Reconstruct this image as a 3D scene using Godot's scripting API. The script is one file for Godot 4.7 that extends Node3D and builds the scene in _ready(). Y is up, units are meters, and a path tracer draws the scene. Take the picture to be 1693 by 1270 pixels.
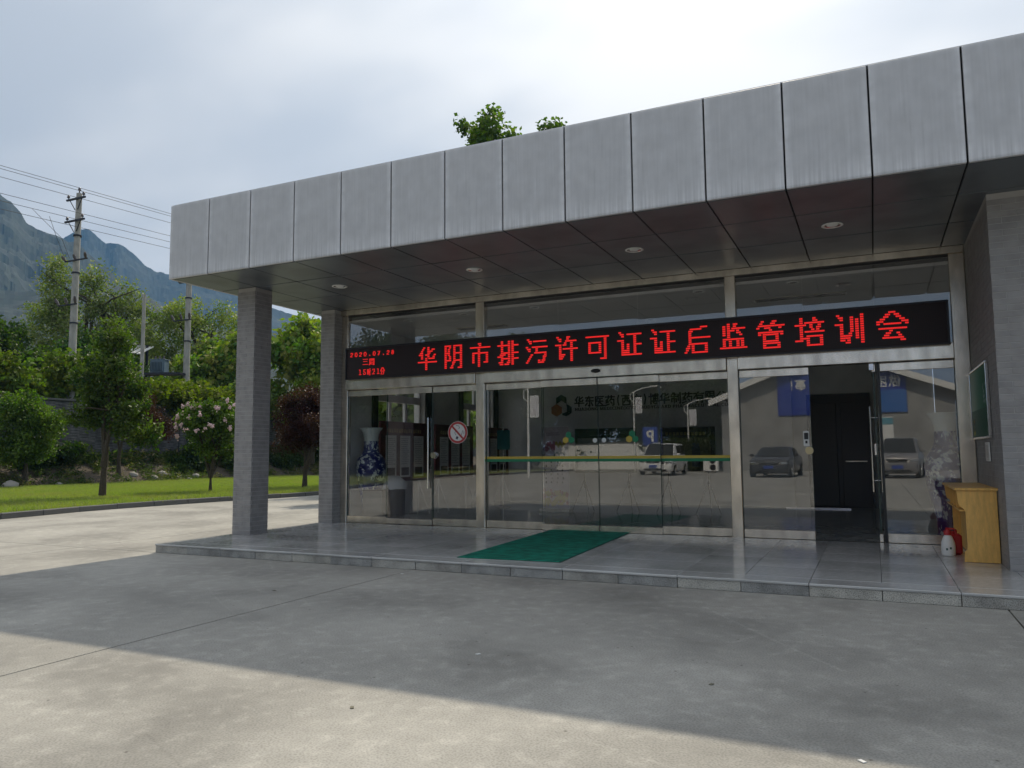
extends Node3D
# A low pharmaceutical-company entrance building with a panelled canopy, seen from its concrete forecourt.

var rng := RandomNumberGenerator.new()
var taken := {}
var M := {}
var boxes := {}
var stones := {}

# ---------- mesh collector ----------
class Shape:
	var v := PackedVector3Array()
	var n := PackedVector3Array()
	var uv := PackedVector2Array()
	var c := PackedColorArray()
	var col := Color.WHITE

	func vert(p: Vector3, no: Vector3, t := Vector2.ZERO) -> void:
		v.append(p); n.append(no); uv.append(t); c.append(col)

	func tri(a: Vector3, b: Vector3, d: Vector3) -> void:
		var no := (d - a).cross(b - a).normalized()
		vert(a, no); vert(b, no); vert(d, no)

	# a quad whose front looks along «out»; corners go round it, texture from (0,1) at a to (1,0) at c
	func quad(a: Vector3, b: Vector3, d: Vector3, e: Vector3, out: Vector3) -> void:
		var no := (d - a).cross(b - a).normalized()
		if no.dot(out) >= 0.0:
			vert(a, no, Vector2(0, 1)); vert(b, no, Vector2(1, 1)); vert(d, no, Vector2(1, 0))
			vert(a, no, Vector2(0, 1)); vert(d, no, Vector2(1, 0)); vert(e, no, Vector2(0, 0))
		else:
			no = -no
			vert(a, no, Vector2(0, 1)); vert(d, no, Vector2(1, 0)); vert(b, no, Vector2(1, 1))
			vert(a, no, Vector2(0, 1)); vert(e, no, Vector2(0, 0)); vert(d, no, Vector2(1, 0))

	func box(at: Vector3, s: Vector3, basis := Basis.IDENTITY) -> void:
		var h := s * 0.5
		for axis in 3:
			var a := Vector3.ZERO; a[axis] = h[axis]
			var i := (axis + 1) % 3
			var j := (axis + 2) % 3
			if axis == 2: i = 0; j = 1
			if axis == 0: i = 2; j = 1
			if axis == 1: i = 0; j = 2
			var u := Vector3.ZERO; u[i] = h[i]
			var w := Vector3.ZERO; w[j] = h[j]
			for side in [1.0, -1.0]:
				var f: Vector3 = a * side
				var flip: float = side if axis != 0 else -side
				quad(at + basis * (f - u * flip - w), at + basis * (f + u * flip - w), at + basis * (f + u * flip + w), at + basis * (f - u * flip + w), basis * f)

	# a box with chamfered edges
	func bevel(at: Vector3, s: Vector3, b: float, basis := Basis.IDENTITY) -> void:
		var h := s * 0.5
		var corner := func(sx: float, sy: float, sz: float, axis: int) -> Vector3:
			var p := Vector3(sx * (h.x - b), sy * (h.y - b), sz * (h.z - b))
			if axis == 0: p.x = sx * h.x
			if axis == 1: p.y = sy * h.y
			if axis == 2: p.z = sz * h.z
			return at + basis * p
		var sg := [-1.0, 1.0]
		for s1 in sg:
			quad(corner.call(s1, -1, s1, 0), corner.call(s1, -1, -s1, 0), corner.call(s1, 1, -s1, 0), corner.call(s1, 1, s1, 0), basis * Vector3(s1, 0, 0))
			quad(corner.call(-1, s1, 1, 1), corner.call(1, s1, 1, 1), corner.call(1, s1, -1, 1), corner.call(-1, s1, -1, 1), basis * Vector3(0, s1, 0))
			quad(corner.call(-s1, -1, s1, 2), corner.call(s1, -1, s1, 2), corner.call(s1, 1, s1, 2), corner.call(-s1, 1, s1, 2), basis * Vector3(0, 0, s1))
			for s2 in sg:
				quad(corner.call(s1, s2, -1, 0), corner.call(s1, s2, 1, 0), corner.call(s1, s2, 1, 1), corner.call(s1, s2, -1, 1), basis * Vector3(s1, s2, 0))
				quad(corner.call(s1, -1, s2, 0), corner.call(s1, 1, s2, 0), corner.call(s1, 1, s2, 2), corner.call(s1, -1, s2, 2), basis * Vector3(s1, 0, s2))
				quad(corner.call(-1, s1, s2, 1), corner.call(1, s1, s2, 1), corner.call(1, s1, s2, 2), corner.call(-1, s1, s2, 2), basis * Vector3(0, s1, s2))
				for s3 in sg:
					var a: Vector3 = corner.call(s1, s2, s3, 0)
					var d: Vector3 = corner.call(s1, s2, s3, 1)
					var e: Vector3 = corner.call(s1, s2, s3, 2)
					if (e - a).cross(d - a).dot(basis * Vector3(s1, s2, s3)) >= 0: tri(a, d, e)
					else: tri(a, e, d)

	# a round tube through points, each with a radius
	func tube(pts: Array, rad: Array, sides := 8, caps := true) -> void:
		var rings := []
		var norms := []
		var side := Vector3.RIGHT
		for i in pts.size():
			var d: Vector3 = (pts[mini(i + 1, pts.size() - 1)] - pts[maxi(i - 1, 0)]).normalized()
			if i == 0: side = d.cross(Vector3.FORWARD if absf(d.y) > 0.7 else Vector3.UP).normalized()
			side = (side - d * side.dot(d)).normalized()
			var up := d.cross(side)
			var ring := PackedVector3Array()
			var nn := PackedVector3Array()
			for k in sides + 1:
				var a := TAU * k / sides
				var o := side * cos(a) + up * sin(a)
				nn.append(o); ring.append(pts[i] + o * float(rad[i]))
			rings.append(ring); norms.append(nn)
		for i in pts.size() - 1:
			for k in sides:
				smooth(rings[i][k], rings[i][k + 1], rings[i + 1][k + 1], rings[i + 1][k], norms[i][k], norms[i][k + 1], norms[i + 1][k + 1], norms[i + 1][k])
		if caps:
			for e in [0, pts.size() - 1]:
				var out: Vector3 = (pts[e] - pts[1 if e == 0 else e - 1])
				for k in sides:
					if (rings[e][k + 1] - pts[e]).cross(rings[e][k] - pts[e]).dot(out) >= 0: tri(pts[e], rings[e][k], rings[e][k + 1])
					else: tri(pts[e], rings[e][k + 1], rings[e][k])

	func smooth(a: Vector3, b: Vector3, d: Vector3, e: Vector3, na: Vector3, nb: Vector3, nd: Vector3, ne: Vector3, ta := Vector2.ZERO, tb := Vector2.ZERO, td := Vector2.ZERO, te := Vector2.ZERO) -> void:
		if (d - a).cross(b - a).dot(na + nb + nd + ne) >= 0.0:
			vert(a, na, ta); vert(b, nb, tb); vert(d, nd, td); vert(a, na, ta); vert(d, nd, td); vert(e, ne, te)
		else:
			vert(a, na, ta); vert(d, nd, td); vert(b, nb, tb); vert(a, na, ta); vert(e, ne, te); vert(d, nd, td)

	# a profile of (radius, height) turned about the y axis at «at»
	func lathe(profile: Array, sides := 24, at := Vector3.ZERO) -> void:
		for i in profile.size() - 1:
			var p: Vector2 = profile[i]
			var q: Vector2 = profile[i + 1]
			var prev: Vector2 = profile[maxi(i - 1, 0)]
			var next: Vector2 = profile[mini(i + 2, profile.size() - 1)]
			var t0 := (q - prev).normalized()
			var t1 := (next - p).normalized()
			for k in sides:
				var a0 := TAU * k / sides
				var a1 := TAU * (k + 1) / sides
				var d0 := Vector3(cos(a0), 0, sin(a0))
				var d1 := Vector3(cos(a1), 0, sin(a1))
				var f0 := float(i) / (profile.size() - 1)
				var f1 := float(i + 1) / (profile.size() - 1)
				smooth(at + d0 * p.x + Vector3.UP * p.y, at + d1 * p.x + Vector3.UP * p.y, at + d1 * q.x + Vector3.UP * q.y, at + d0 * q.x + Vector3.UP * q.y,
					d0 * t0.y - Vector3.UP * t0.x, d1 * t0.y - Vector3.UP * t0.x, d1 * t1.y - Vector3.UP * t1.x, d0 * t1.y - Vector3.UP * t1.x,
					Vector2(float(k) / sides, 1 - f0), Vector2(float(k + 1) / sides, 1 - f0), Vector2(float(k + 1) / sides, 1 - f1), Vector2(float(k) / sides, 1 - f1))

	# a flat outline in the x-y plane of «basis», given a thickness along its z
	func prism(poly: PackedVector2Array, z0: float, z1: float, at := Vector3.ZERO, basis := Basis.IDENTITY) -> void:
		var idx := Geometry2D.triangulate_polygon(poly)
		var lo := poly[0]
		var hi := poly[0]
		for p in poly: lo = lo.min(p); hi = hi.max(p)
		for face in [[z1, 1.0], [z0, -1.0]]:
			for t in range(0, idx.size(), 3):
				var p := []
				for k in 3: p.append(Vector3(poly[idx[t + k]].x, poly[idx[t + k]].y, face[0]))
				var no: Vector3 = (p[2] - p[0]).cross(p[1] - p[0])
				var order := [0, 1, 2] if no.z * face[1] >= 0 else [0, 2, 1]
				for k in order:
					var f := Vector2((p[k].x - lo.x) / maxf(hi.x - lo.x, 1e-6), 1 - (p[k].y - lo.y) / maxf(hi.y - lo.y, 1e-6))
					vert(at + basis * p[k], basis * Vector3(0, 0, face[1]), f)
		var turn := -1.0 if Geometry2D.is_polygon_clockwise(poly) else 1.0
		for k in poly.size():
			var a := poly[k]
			var b := poly[(k + 1) % poly.size()]
			var out := Vector3(b.y - a.y, a.x - b.x, 0) * turn
			quad(at + basis * Vector3(a.x, a.y, z0), at + basis * Vector3(b.x, b.y, z0), at + basis * Vector3(b.x, b.y, z1), at + basis * Vector3(a.x, a.y, z1), basis * out)

	func ball(at: Vector3, r: Vector3, sides := 10, stacks := 6) -> void:
		for i in stacks:
			for k in sides:
				var p := []
				for q in [[i, k], [i, k + 1], [i + 1, k + 1], [i + 1, k]]:
					var la: float = PI * (float(q[0]) / stacks - 0.5)
					var lo: float = TAU * q[1] / sides
					p.append(Vector3(cos(la) * cos(lo), sin(la), cos(la) * sin(lo)))
				smooth(at + p[0] * r, at + p[1] * r, at + p[2] * r, at + p[3] * r, p[0], p[1], p[2], p[3])

	func mesh() -> ArrayMesh:
		var m := ArrayMesh.new()
		var a := []
		a.resize(Mesh.ARRAY_MAX)
		a[Mesh.ARRAY_VERTEX] = v; a[Mesh.ARRAY_NORMAL] = n; a[Mesh.ARRAY_TEX_UV] = uv; a[Mesh.ARRAY_COLOR] = c
		m.add_surface_from_arrays(Mesh.PRIMITIVE_TRIANGLES, a)
		return m

# ---------- naming and tagging ----------
func numbered(parent: Node, called: String) -> String:
	var key := "%d/%s" % [parent.get_instance_id(), called]
	var k: int = taken.get(key, 0)
	taken[key] = k + 1
	return called if k == 0 else "%s_%03d" % [called, k]

func thing(called: String, label: String, category: String, at := Vector3.ZERO, turn := 0.0, group := "") -> Node3D:
	var o := Node3D.new()
	o.name = numbered(self, called)
	add_child(o, true)
	o.position = at
	o.rotation.y = turn
	tag(o, label, category, group)
	return o

func tag(o: Node3D, label: String, category: String, group := "") -> void:
	o.set_meta("label", label)
	o.set_meta("category", category)
	if group: o.set_meta("group", group)

func part(parent: Node, called: String, m: Mesh, mat: Material, at := Vector3.ZERO, basis := Basis.IDENTITY) -> MeshInstance3D:
	var o := MeshInstance3D.new()
	o.name = numbered(parent, called)
	o.mesh = m
	o.material_override = mat
	o.transform = Transform3D(basis, at)
	parent.add_child(o, true)
	return o

func stuff(o: Node3D) -> Node3D:
	o.set_meta("kind", "stuff")
	return o

func struct(called: String, m: Mesh, mat: Material, at := Vector3.ZERO) -> MeshInstance3D:
	var o := part(self, called, m, mat, at)
	o.set_meta("kind", "structure")
	return o

func copy(src: Node3D, called: String, label: String, at: Vector3, turn := 0.0) -> Node3D:
	var o: Node3D = src.duplicate()
	o.name = numbered(self, called)
	add_child(o, true)
	o.position = at
	o.rotation.y = turn
	o.set_meta("label", label)
	return o

func box_mesh(s: Vector3, b := 0.0) -> Mesh:
	var key := "%.4f %.4f %.4f %.4f" % [s.x, s.y, s.z, b]
	if not boxes.has(key):
		var g := Shape.new()
		if b > 0: g.bevel(Vector3.ZERO, s, b)
		else: g.box(Vector3.ZERO, s)
		boxes[key] = g.mesh()
	return boxes[key]

# a box between two corners
func slab(parent: Node, called: String, lo: Vector3, hi: Vector3, mat: Material, b := 0.0) -> MeshInstance3D:
	return part(parent, called, box_mesh(hi - lo, b), mat, (lo + hi) * 0.5)

# ---------- materials ----------
func lin(r: float, g: float, b: float) -> Color:
	return Color(r, g, b).linear_to_srgb()

func mat(called: String, color: Color, rough := 0.7, metal := 0.0) -> StandardMaterial3D:
	var m := StandardMaterial3D.new()
	m.resource_name = called
	m.albedo_color = color
	m.roughness = rough
	m.metallic = metal
	M[called] = m
	return m

func noise(seed_: int, freq: float, octaves := 4, kind := FastNoiseLite.TYPE_SIMPLEX_SMOOTH) -> FastNoiseLite:
	var f := FastNoiseLite.new()
	f.seed = seed_
	f.noise_type = kind
	f.frequency = freq
	f.fractal_octaves = octaves
	return f

# a seamless grey picture of noise, its brightness between lo and hi
func grain(seed_: int, size: int, freq: float, lo: float, hi: float, octaves := 4, tint := Color.WHITE, kind := FastNoiseLite.TYPE_SIMPLEX_SMOOTH) -> ImageTexture:
	var src := noise(seed_, freq, octaves, kind).get_seamless_image(size, size)
	src.convert(Image.FORMAT_L8)
	var d := src.get_data()
	var table := PackedByteArray()
	for k in 256:
		var f := lerpf(lo, hi, k / 255.0)
		for ch in 3: table.append(clampi(int(255 * f * tint[ch]), 0, 255))
	var o := PackedByteArray()
	o.resize(d.size() * 3)
	for i in d.size():
		var k := d[i] * 3
		o[i * 3] = table[k]; o[i * 3 + 1] = table[k + 1]; o[i * 3 + 2] = table[k + 2]
	return ImageTexture.create_from_image(Image.create_from_data(size, size, false, Image.FORMAT_RGB8, o))

func over_world(m: StandardMaterial3D, tex: Texture2D, scale: Vector3, fine: Texture2D = null, fine_scale := Vector3.ONE) -> void:
	m.albedo_texture = tex
	m.uv1_triplanar = true
	m.uv1_world_triplanar = true
	m.uv1_scale = scale
	if fine:
		m.detail_enabled = true
		m.detail_albedo = fine
		m.detail_blend_mode = BaseMaterial3D.BLEND_MODE_MUL
		m.detail_uv_layer = BaseMaterial3D.DETAIL_UV_2
		m.uv2_triplanar = true
		m.uv2_world_triplanar = true
		m.uv2_scale = fine_scale

# ---------- writing ----------
# strokes of each character on a 16 x 16 field: pairs of hexadecimal digits are points (x, y down), blanks part the strokes
const STROKES := {
	"华": "5015 3338 d175 808697d7e5 0afa 787f", "阴": "101f 105035584a2a 808b6f 80e0efcf 85e5 8aea", "市": "7082 03f3 262d 26d6ddbd 737f",
	"排": "0353 303f1e 0a58 808e6f b0bf 5383 5787 5b8b b3f3 b7f7 bbfb", "污": "1032 0527 0f4a 61e1 55f5 8579e9debf9e", "许": "1032 05353e6b 9065 83e3 68f8 b3bf",
	"可": "01f1 d1dfaf 25959b2b25", "证": "1032 05353e6b 71f1 b1be b7f7 787e 6efe", "后": "d032 32390f 36f6 5adadf5f5a", "监": "2126 5057 9074 82e2 a4c6 292e 29d9de 696e a9ae 0efe",
	"管": "3004 2272 4254 a083 a2f2 c2d4 7486 1618 16e6e8 484f 48b8bb4b 4dcdcf4f", "培": "0454 303c 0d5b a0b1 62f2 8496 d4c6 67f7 7aeaef7f7a", "训": "1032 05353e6b 81896f b2bd e0ef",
	"会": "7006 80f6 46b6 19e9 793ece abdf", "东": "12e2 7027e7 848f6e 4a1e bade", "医": "e1111fff 5236 44c4 38d8 84894d 8acd", "药": "02f2 5054 a0a4 451848 481b5a 0f6d 9578 86e6eecf 9abc",
	"西": "01f1 25d5df2f25 61684b 9199da", "安": "7082 1315 13e3e5 743acf c78c1f 08f8", "博": "0454 303f 62f2 a0a9 7479 74e4e9 77e7 d0e1 5bfb cacfaf 7d8e",
	"制": "3013 2282 0595 181d 18888d 505f b2bb e0efdf", "有": "02f2 7009 555f 55d5dfbf 58d8 5bdb", "限": "101f 105035584a2a 707f9d 70d0d6 73d3 76d6 e8ab 96ff",
	"公": "5107 91f7 762ddd a9ef", "司": "11e1efbf 15a5 28a8ae2e28", "三": "22d2 37c7 1eee", "周": "212a0f 21e1efcf 54b4 8387 47c7 5abadd5d5a", "时": "12525d1d12 1757 65f5 c0cfaf 88ab",
	"分": "6007 90f7 38c8be8f 681f", "做": "4007 242f 54a4 7078 59999e5e59 c0a5 b3f3 b5ff e39f", "困": "11e1ef1f11 35c5 727d 753b 85cb", "难": "12620e 154c 8065 747f a0b2 74f4 77e7 7aea 7efe b4be",
	"事": "01f1 33c3c53533 17d7dc1c 09f9 707f5e", "!": "8089 8d8e", "(": "a0757aaf", ")": "508588 885f",
	"0": "61a1c4cbae6e4b4461", "1": "52818e 5ebe", "2": "5371a1c3c64ebe", "5": "c151577797b9bc9e6e4c", "7": "41c17e", "8": "6191b3b585635361 8557 95b7bc9e6e4c5a77", ".": "8d8e",
}

func strokes(ch: String) -> Array:
	var out := []
	for s in String(STROKES[ch]).split(" "):
		var line := []
		for k in range(0, s.length() - 1, 2): line.append(Vector2(s[k].hex_to_int(), s[k + 1].hex_to_int()))
		out.append(line)
	return out

# the lit cells of a character on an n x n field
func dots(ch: String, n := 16, rows := 16) -> Dictionary:
	var on := {}
	for line in strokes(ch):
		for k in line.size() - 1:
			var a: Vector2 = line[k] * Vector2(n - 2, rows - 1) / 15.0
			var b: Vector2 = line[k + 1] * Vector2(n - 2, rows - 1) / 15.0
			var steps := int(maxf(absf(b.x - a.x), absf(b.y - a.y)) * 2) + 1
			for s in steps + 1:
				var p := a.lerp(b, float(s) / steps)
				for w in 2: on[Vector2i(roundi(p.x) + w, roundi(p.y))] = true
	return on

# a character of solid bars, size «s», lower left corner at «at», looking along +z
func lettering(g: Shape, ch: String, at: Vector3, w: float, h: float, thick: float, deep: float) -> void:
	var step := 0
	for line in strokes(ch):
		for k in line.size() - 1:
			var a := Vector2(line[k].x / 15.0 * w, (15 - line[k].y) / 15.0 * h)
			var b := Vector2(line[k + 1].x / 15.0 * w, (15 - line[k + 1].y) / 15.0 * h)
			var d := (b - a)
			var mid := (a + b) * 0.5
			step += 1
			g.box(at + Vector3(mid.x, mid.y, deep * 0.5 + step * 0.0004), Vector3(d.length() + thick * 0.8, thick, deep), Basis(Vector3.BACK, d.angle()))

func words(text: String, size: float, depth: float, bold := true) -> TextMesh:
	var t := TextMesh.new()
	var f := SystemFont.new()
	f.font_names = PackedStringArray(["Droid Sans"])
	f.font_weight = 700 if bold else 400
	t.font = f
	t.text = text
	t.font_size = 64
	t.pixel_size = size / 64.0
	t.depth = depth
	return t

# ---------- the scene ----------
func _ready() -> void:
	rng.seed = 20240611
	var cam := Camera3D.new()
	cam.name = "camera"
	cam.fov = 53.43
	cam.near = 0.1
	cam.far = 6000.0
	cam.transform = Transform3D(Basis(Vector3(0.90425, -0.00803, -0.42692), Vector3(0.04614, 0.99581, 0.07901), Vector3(0.42450, -0.09115, 0.90083)).orthonormalized(), Vector3(0, 1.25, 0))
	add_child(cam)
	cam.current = true
	var env := Environment.new()
	env.background_mode = Environment.BG_SKY
	env.sky = Sky.new()
	env.sky.sky_material = make_sky()
	env.background_energy_multiplier = 1.0
	env.tonemap_mode = Environment.TONE_MAPPER_LINEAR
	env.tonemap_exposure = 1.75
	env.sdfgi_enabled = true
	env.ssao_enabled = true
	env.ssil_enabled = true
	env.fog_enabled = true
	env.fog_density = 0.00026
	env.fog_light_color = Color(0.52, 0.76, 1.0)
	var we := WorldEnvironment.new()
	we.name = "world_environment"
	we.environment = env
	add_child(we)
	var sun := DirectionalLight3D.new()
	sun.name = "sun"
	sun.light_energy = 0.68
	sun.light_color = Color(1.0, 0.95, 0.86)
	sun.light_angular_distance = 0.7
	sun.shadow_enabled = true
	add_child(sun)
	sun.look_at_from_position(Vector3.ZERO, Vector3(0.58, -4.82, 4.05))
	make_materials()
	build_ground()
	build_mountains()
	build_platform()
	build_building()
	build_lobby()
	build_sign()
	build_entrance_things()
	build_lawn()
	build_wall_and_poles()
	build_trees()
	build_far_side()

const SUN_TOWARDS := Vector3(-0.092, 0.763, -0.640)

func make_sky() -> PanoramaSkyMaterial:
	var w := 768
	var h := 384
	var n1 := noise(11, 0.8, 5)
	var n2 := noise(12, 2.6, 4)
	var im := Image.create(w, h, false, Image.FORMAT_RGBF)
	for y in h:
		var el := PI * (0.5 - (y + 0.5) / h)
		for x in w:
			var az := TAU * (x + 0.5) / w
			var d := Vector3(sin(az) * cos(el), sin(el), -cos(az) * cos(el))
			var up := maxf(d.y, 0.0)
			var p := Vector2(d.x, d.z) / (up + 0.28)
			var cloud := 0.5 + 1.05 * n1.get_noise_3d(p.x * 0.75, p.y * 1.3, 0.0) + 0.34 * n2.get_noise_3d(p.x * 0.8, p.y * 1.5, 5.0)
			cloud = smoothstep(-0.05, 0.95, cloud)
			var toward := maxf(d.dot(SUN_TOWARDS), 0.0)
			var glow := 0.95 * pow(toward, 4.5) + 0.5 * pow(toward, 40.0)
			var c := Color(0.278, 0.306, 0.348).lerp(Color(0.425, 0.435, 0.450), cloud)
			c = c.lerp(Color(0.40, 0.425, 0.455), pow(1.0 - up, 5.0) * 0.6)
			c = Color(c.r * (1 + glow), c.g * (1 + glow * 0.95), c.b * (1 + glow * 0.86))
			im.set_pixel(x, y, c)
	var s := PanoramaSkyMaterial.new()
	s.panorama = ImageTexture.create_from_image(im)
	s.energy_multiplier = 1.0
	return s

func make_materials() -> void:
	var c := mat("concrete", lin(0.515, 0.505, 0.475), 0.88)
	over_world(c, concrete_texture(), Vector3(0.093, 0.093, 0.093), grain(2, 512, 0.22, 0.80, 1.12, 3), Vector3(0.61, 0.61, 0.61))
	mat("joint", lin(0.03, 0.03, 0.03), 0.95)
	for k in 6:
		var fp := mat("fascia_%d" % k, lin(0.75, 0.75, 0.752), 0.45, 0.15)
		fp.albedo_texture = panel_texture(40 + k)
	for k in 3:
		var gr := mat("granite_%d" % k, lin(0.63, 0.63, 0.615) * [1.0, 0.95, 1.03][k], 0.16)
		over_world(gr, grain(20 + k, 256, 0.30, 0.74, 1.08, 3), Vector3(2.3, 2.3, 2.3), grain(24, 512, 0.006, 0.80, 1.08, 4), Vector3(0.21, 0.21, 0.21))
		gr.roughness_texture = grain(27, 512, 0.01, 0.04, 0.26, 4)
		gr.roughness = 1.0
		var ri := mat("riser_%d" % k, [lin(0.52, 0.505, 0.46), lin(0.43, 0.43, 0.41), lin(0.58, 0.56, 0.50)][k], 0.7)
		over_world(ri, grain(30 + k, 256, 0.16, 0.40, 1.5, 2), Vector3(2.4, 2.4, 2.4), grain(34, 256, 0.02, 0.7, 1.12, 4), Vector3(0.6, 0.6, 0.6))
		var ti := mat("tile_%d" % k, [lin(0.300, 0.290, 0.284), lin(0.290, 0.282, 0.278), lin(0.308, 0.297, 0.290)][k], 0.62)
		over_world(ti, grain(50, 256, 0.02, 0.90, 1.04, 3), Vector3(1.1, 1.1, 1.1))
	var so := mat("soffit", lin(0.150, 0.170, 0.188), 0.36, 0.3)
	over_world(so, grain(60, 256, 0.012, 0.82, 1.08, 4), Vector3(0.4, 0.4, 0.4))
	mat("mortar", lin(0.40, 0.39, 0.385), 0.9)
	mat("dark_void", lin(0.015, 0.015, 0.017), 0.8)
	var st := mat("steel", lin(0.92, 0.84, 0.72), 0.26, 0.94)
	over_world(st, grain(61, 256, 0.02, 0.82, 1.05, 4), Vector3(0.8, 0.3, 0.8))
	mat("bright_steel", lin(0.75, 0.74, 0.72), 0.16, 1.0)
	var gl := mat("glass", Color(0.05, 0.07, 0.065, 0.02), 0.0)
	gl.transparency = BaseMaterial3D.TRANSPARENCY_ALPHA
	mat("glass_edge", lin(0.03, 0.07, 0.055), 0.2)
	mat("black_plastic", lin(0.018, 0.018, 0.020), 0.4)
	mat("white_plastic", lin(0.78, 0.78, 0.76), 0.45)
	mat("white_paint", lin(0.72, 0.72, 0.70), 0.6)
	mat("red_plastic", lin(0.45, 0.02, 0.025), 0.45)
	var wl := mat("plaster", lin(0.76, 0.77, 0.75), 0.85)
	over_world(wl, grain(62, 256, 0.01, 0.88, 1.05, 4), Vector3(0.3, 0.3, 0.3))
	mat("ceiling", lin(0.70, 0.70, 0.69), 0.9)
	var lf := mat("lobby_floor", lin(0.42, 0.43, 0.42), 0.14)
	over_world(lf, grain(63, 256, 0.02, 0.8, 1.1, 4), Vector3(0.5, 0.5, 0.5))

# one aluminium sheet: rinsed pale round its edges, grey in the middle, streaked by rain
func panel_texture(seed_: int) -> ImageTexture:
	var w := 160
	var h := 224
	var f1 := noise(seed_, 0.045, 4)
	var f2 := noise(seed_ + 7, 0.02, 3)
	var im := Image.create(w, h, false, Image.FORMAT_RGB8)
	for y in h:
		for x in w:
			var streak := f1.get_noise_2d(x * 2.6, y * 0.10) * 0.024
			var patch := f2.get_noise_2d(x, y) * 0.03
			var e := minf(minf(x, w - 1 - x) / 14.0, 1.0)
			var rim := (1.0 - e) * (0.07 + 0.05 * f2.get_noise_2d(x * 0.3, y * 2.0))
			var low := smoothstep(0.72, 1.0, float(y) / h) * 0.05 * (1.0 + 2.0 * f1.get_noise_2d(x * 3.0, 40.0))
			var lip := -0.10 * smoothstep(0.965, 1.0, float(y) / h) + 0.04 * (1.0 - smoothstep(0.0, 0.04, float(y) / h))
			var v := 0.83 + streak + patch + rim + low + lip
			im.set_pixel(x, y, Color(v * 0.995, v, v * 1.01))
	var r := RandomNumberGenerator.new()
	r.seed = seed_
	for k in 16:
		var x := r.randi_range(4, w - 6)
		var y0 := r.randi_range(0, 130)
		var wide := r.randi_range(1, 4)
		var long := r.randi_range(30, 110)
		var tone := r.randf_range(-0.03, 0.035)
		for y in range(y0, mini(y0 + long, h)):
			for i in wide:
				var c := im.get_pixel(x + i, y)
				var f := tone * sin(PI * float(y - y0) / long)
				im.set_pixel(x + i, y, Color(c.r + f, c.g + f, c.b + f))
	return ImageTexture.create_from_image(im)

# forecourt concrete: broad trowel patches, darker damp stains and pale worn spots
func concrete_texture() -> ImageTexture:
	var n := 1024
	var layer := func(s: int, freq: float, oct: int) -> PackedByteArray:
		var f := noise(s, freq, oct)
		f.domain_warp_enabled = true
		f.domain_warp_amplitude = 24.0
		f.domain_warp_frequency = 0.012
		var im := f.get_seamless_image(n, n)
		im.convert(Image.FORMAT_L8)
		return im.get_data()
	var a: PackedByteArray = layer.call(1, 0.004, 5)
	var b: PackedByteArray = layer.call(2, 0.006, 6)
	var d: PackedByteArray = layer.call(3, 0.06, 4)
	var stain := PackedFloat32Array()
	var worn := PackedFloat32Array()
	for k in 256:
		stain.append(-0.065 * smoothstep(0.48, 0.74, k / 255.0))
		worn.append(0.035 * smoothstep(0.66, 0.80, k / 255.0))
	var o := PackedByteArray()
	o.resize(n * n * 3)
	for i in n * n:
		var v := 0.86 + (a[i] - 128) * 0.00075 + stain[b[i]] + worn[d[i]] + (d[i] - 128) * 0.0003
		v = clampf(v, 0.0, 1.0)
		o[i * 3] = int(255 * v); o[i * 3 + 1] = int(253 * v); o[i * 3 + 2] = int(248 * v)
	var im := Image.create_from_data(n, n, false, Image.FORMAT_RGB8, o)
	var r := RandomNumberGenerator.new()
	r.seed = 77
	for k in 34:
		var p := Vector2(r.randf() * n, r.randf() * n)
		var way := r.randf() * TAU
		var bend := r.randf_range(-0.006, 0.006)
		var tone := r.randf_range(-0.05, 0.055)
		var wide := r.randi_range(1, 3)
		for s in r.randi_range(80, 420):
			p += Vector2.from_angle(way)
			way += bend
			if r.randf() < 0.25: continue
			for i in wide:
				var q := Vector2i(posmod(int(p.x) + i, n), posmod(int(p.y), n))
				var c := im.get_pixelv(q)
				im.set_pixelv(q, Color(c.r + tone, c.g + tone, c.b + tone))
	for k in 260:
		var q := Vector2i(r.randi() % n, r.randi() % n)
		im.set_pixelv(q, Color(1, 1, 0.98) if k % 2 else Color(0.4, 0.38, 0.35))
	return ImageTexture.create_from_image(im)

# an insulating glass unit: thin sheets with gaps between
func unit(s: Vector3) -> Mesh:
	var key := "unit %.4f %.4f %.4f" % [s.x, s.y, s.z]
	if not boxes.has(key):
		var g := Shape.new()
		for z in [-0.4, 0.0, 0.4]: g.box(Vector3(0, 0, s.z * z), Vector3(s.x, s.y, s.z * 0.2))
		boxes[key] = g.mesh()
	return boxes[key]

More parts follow.
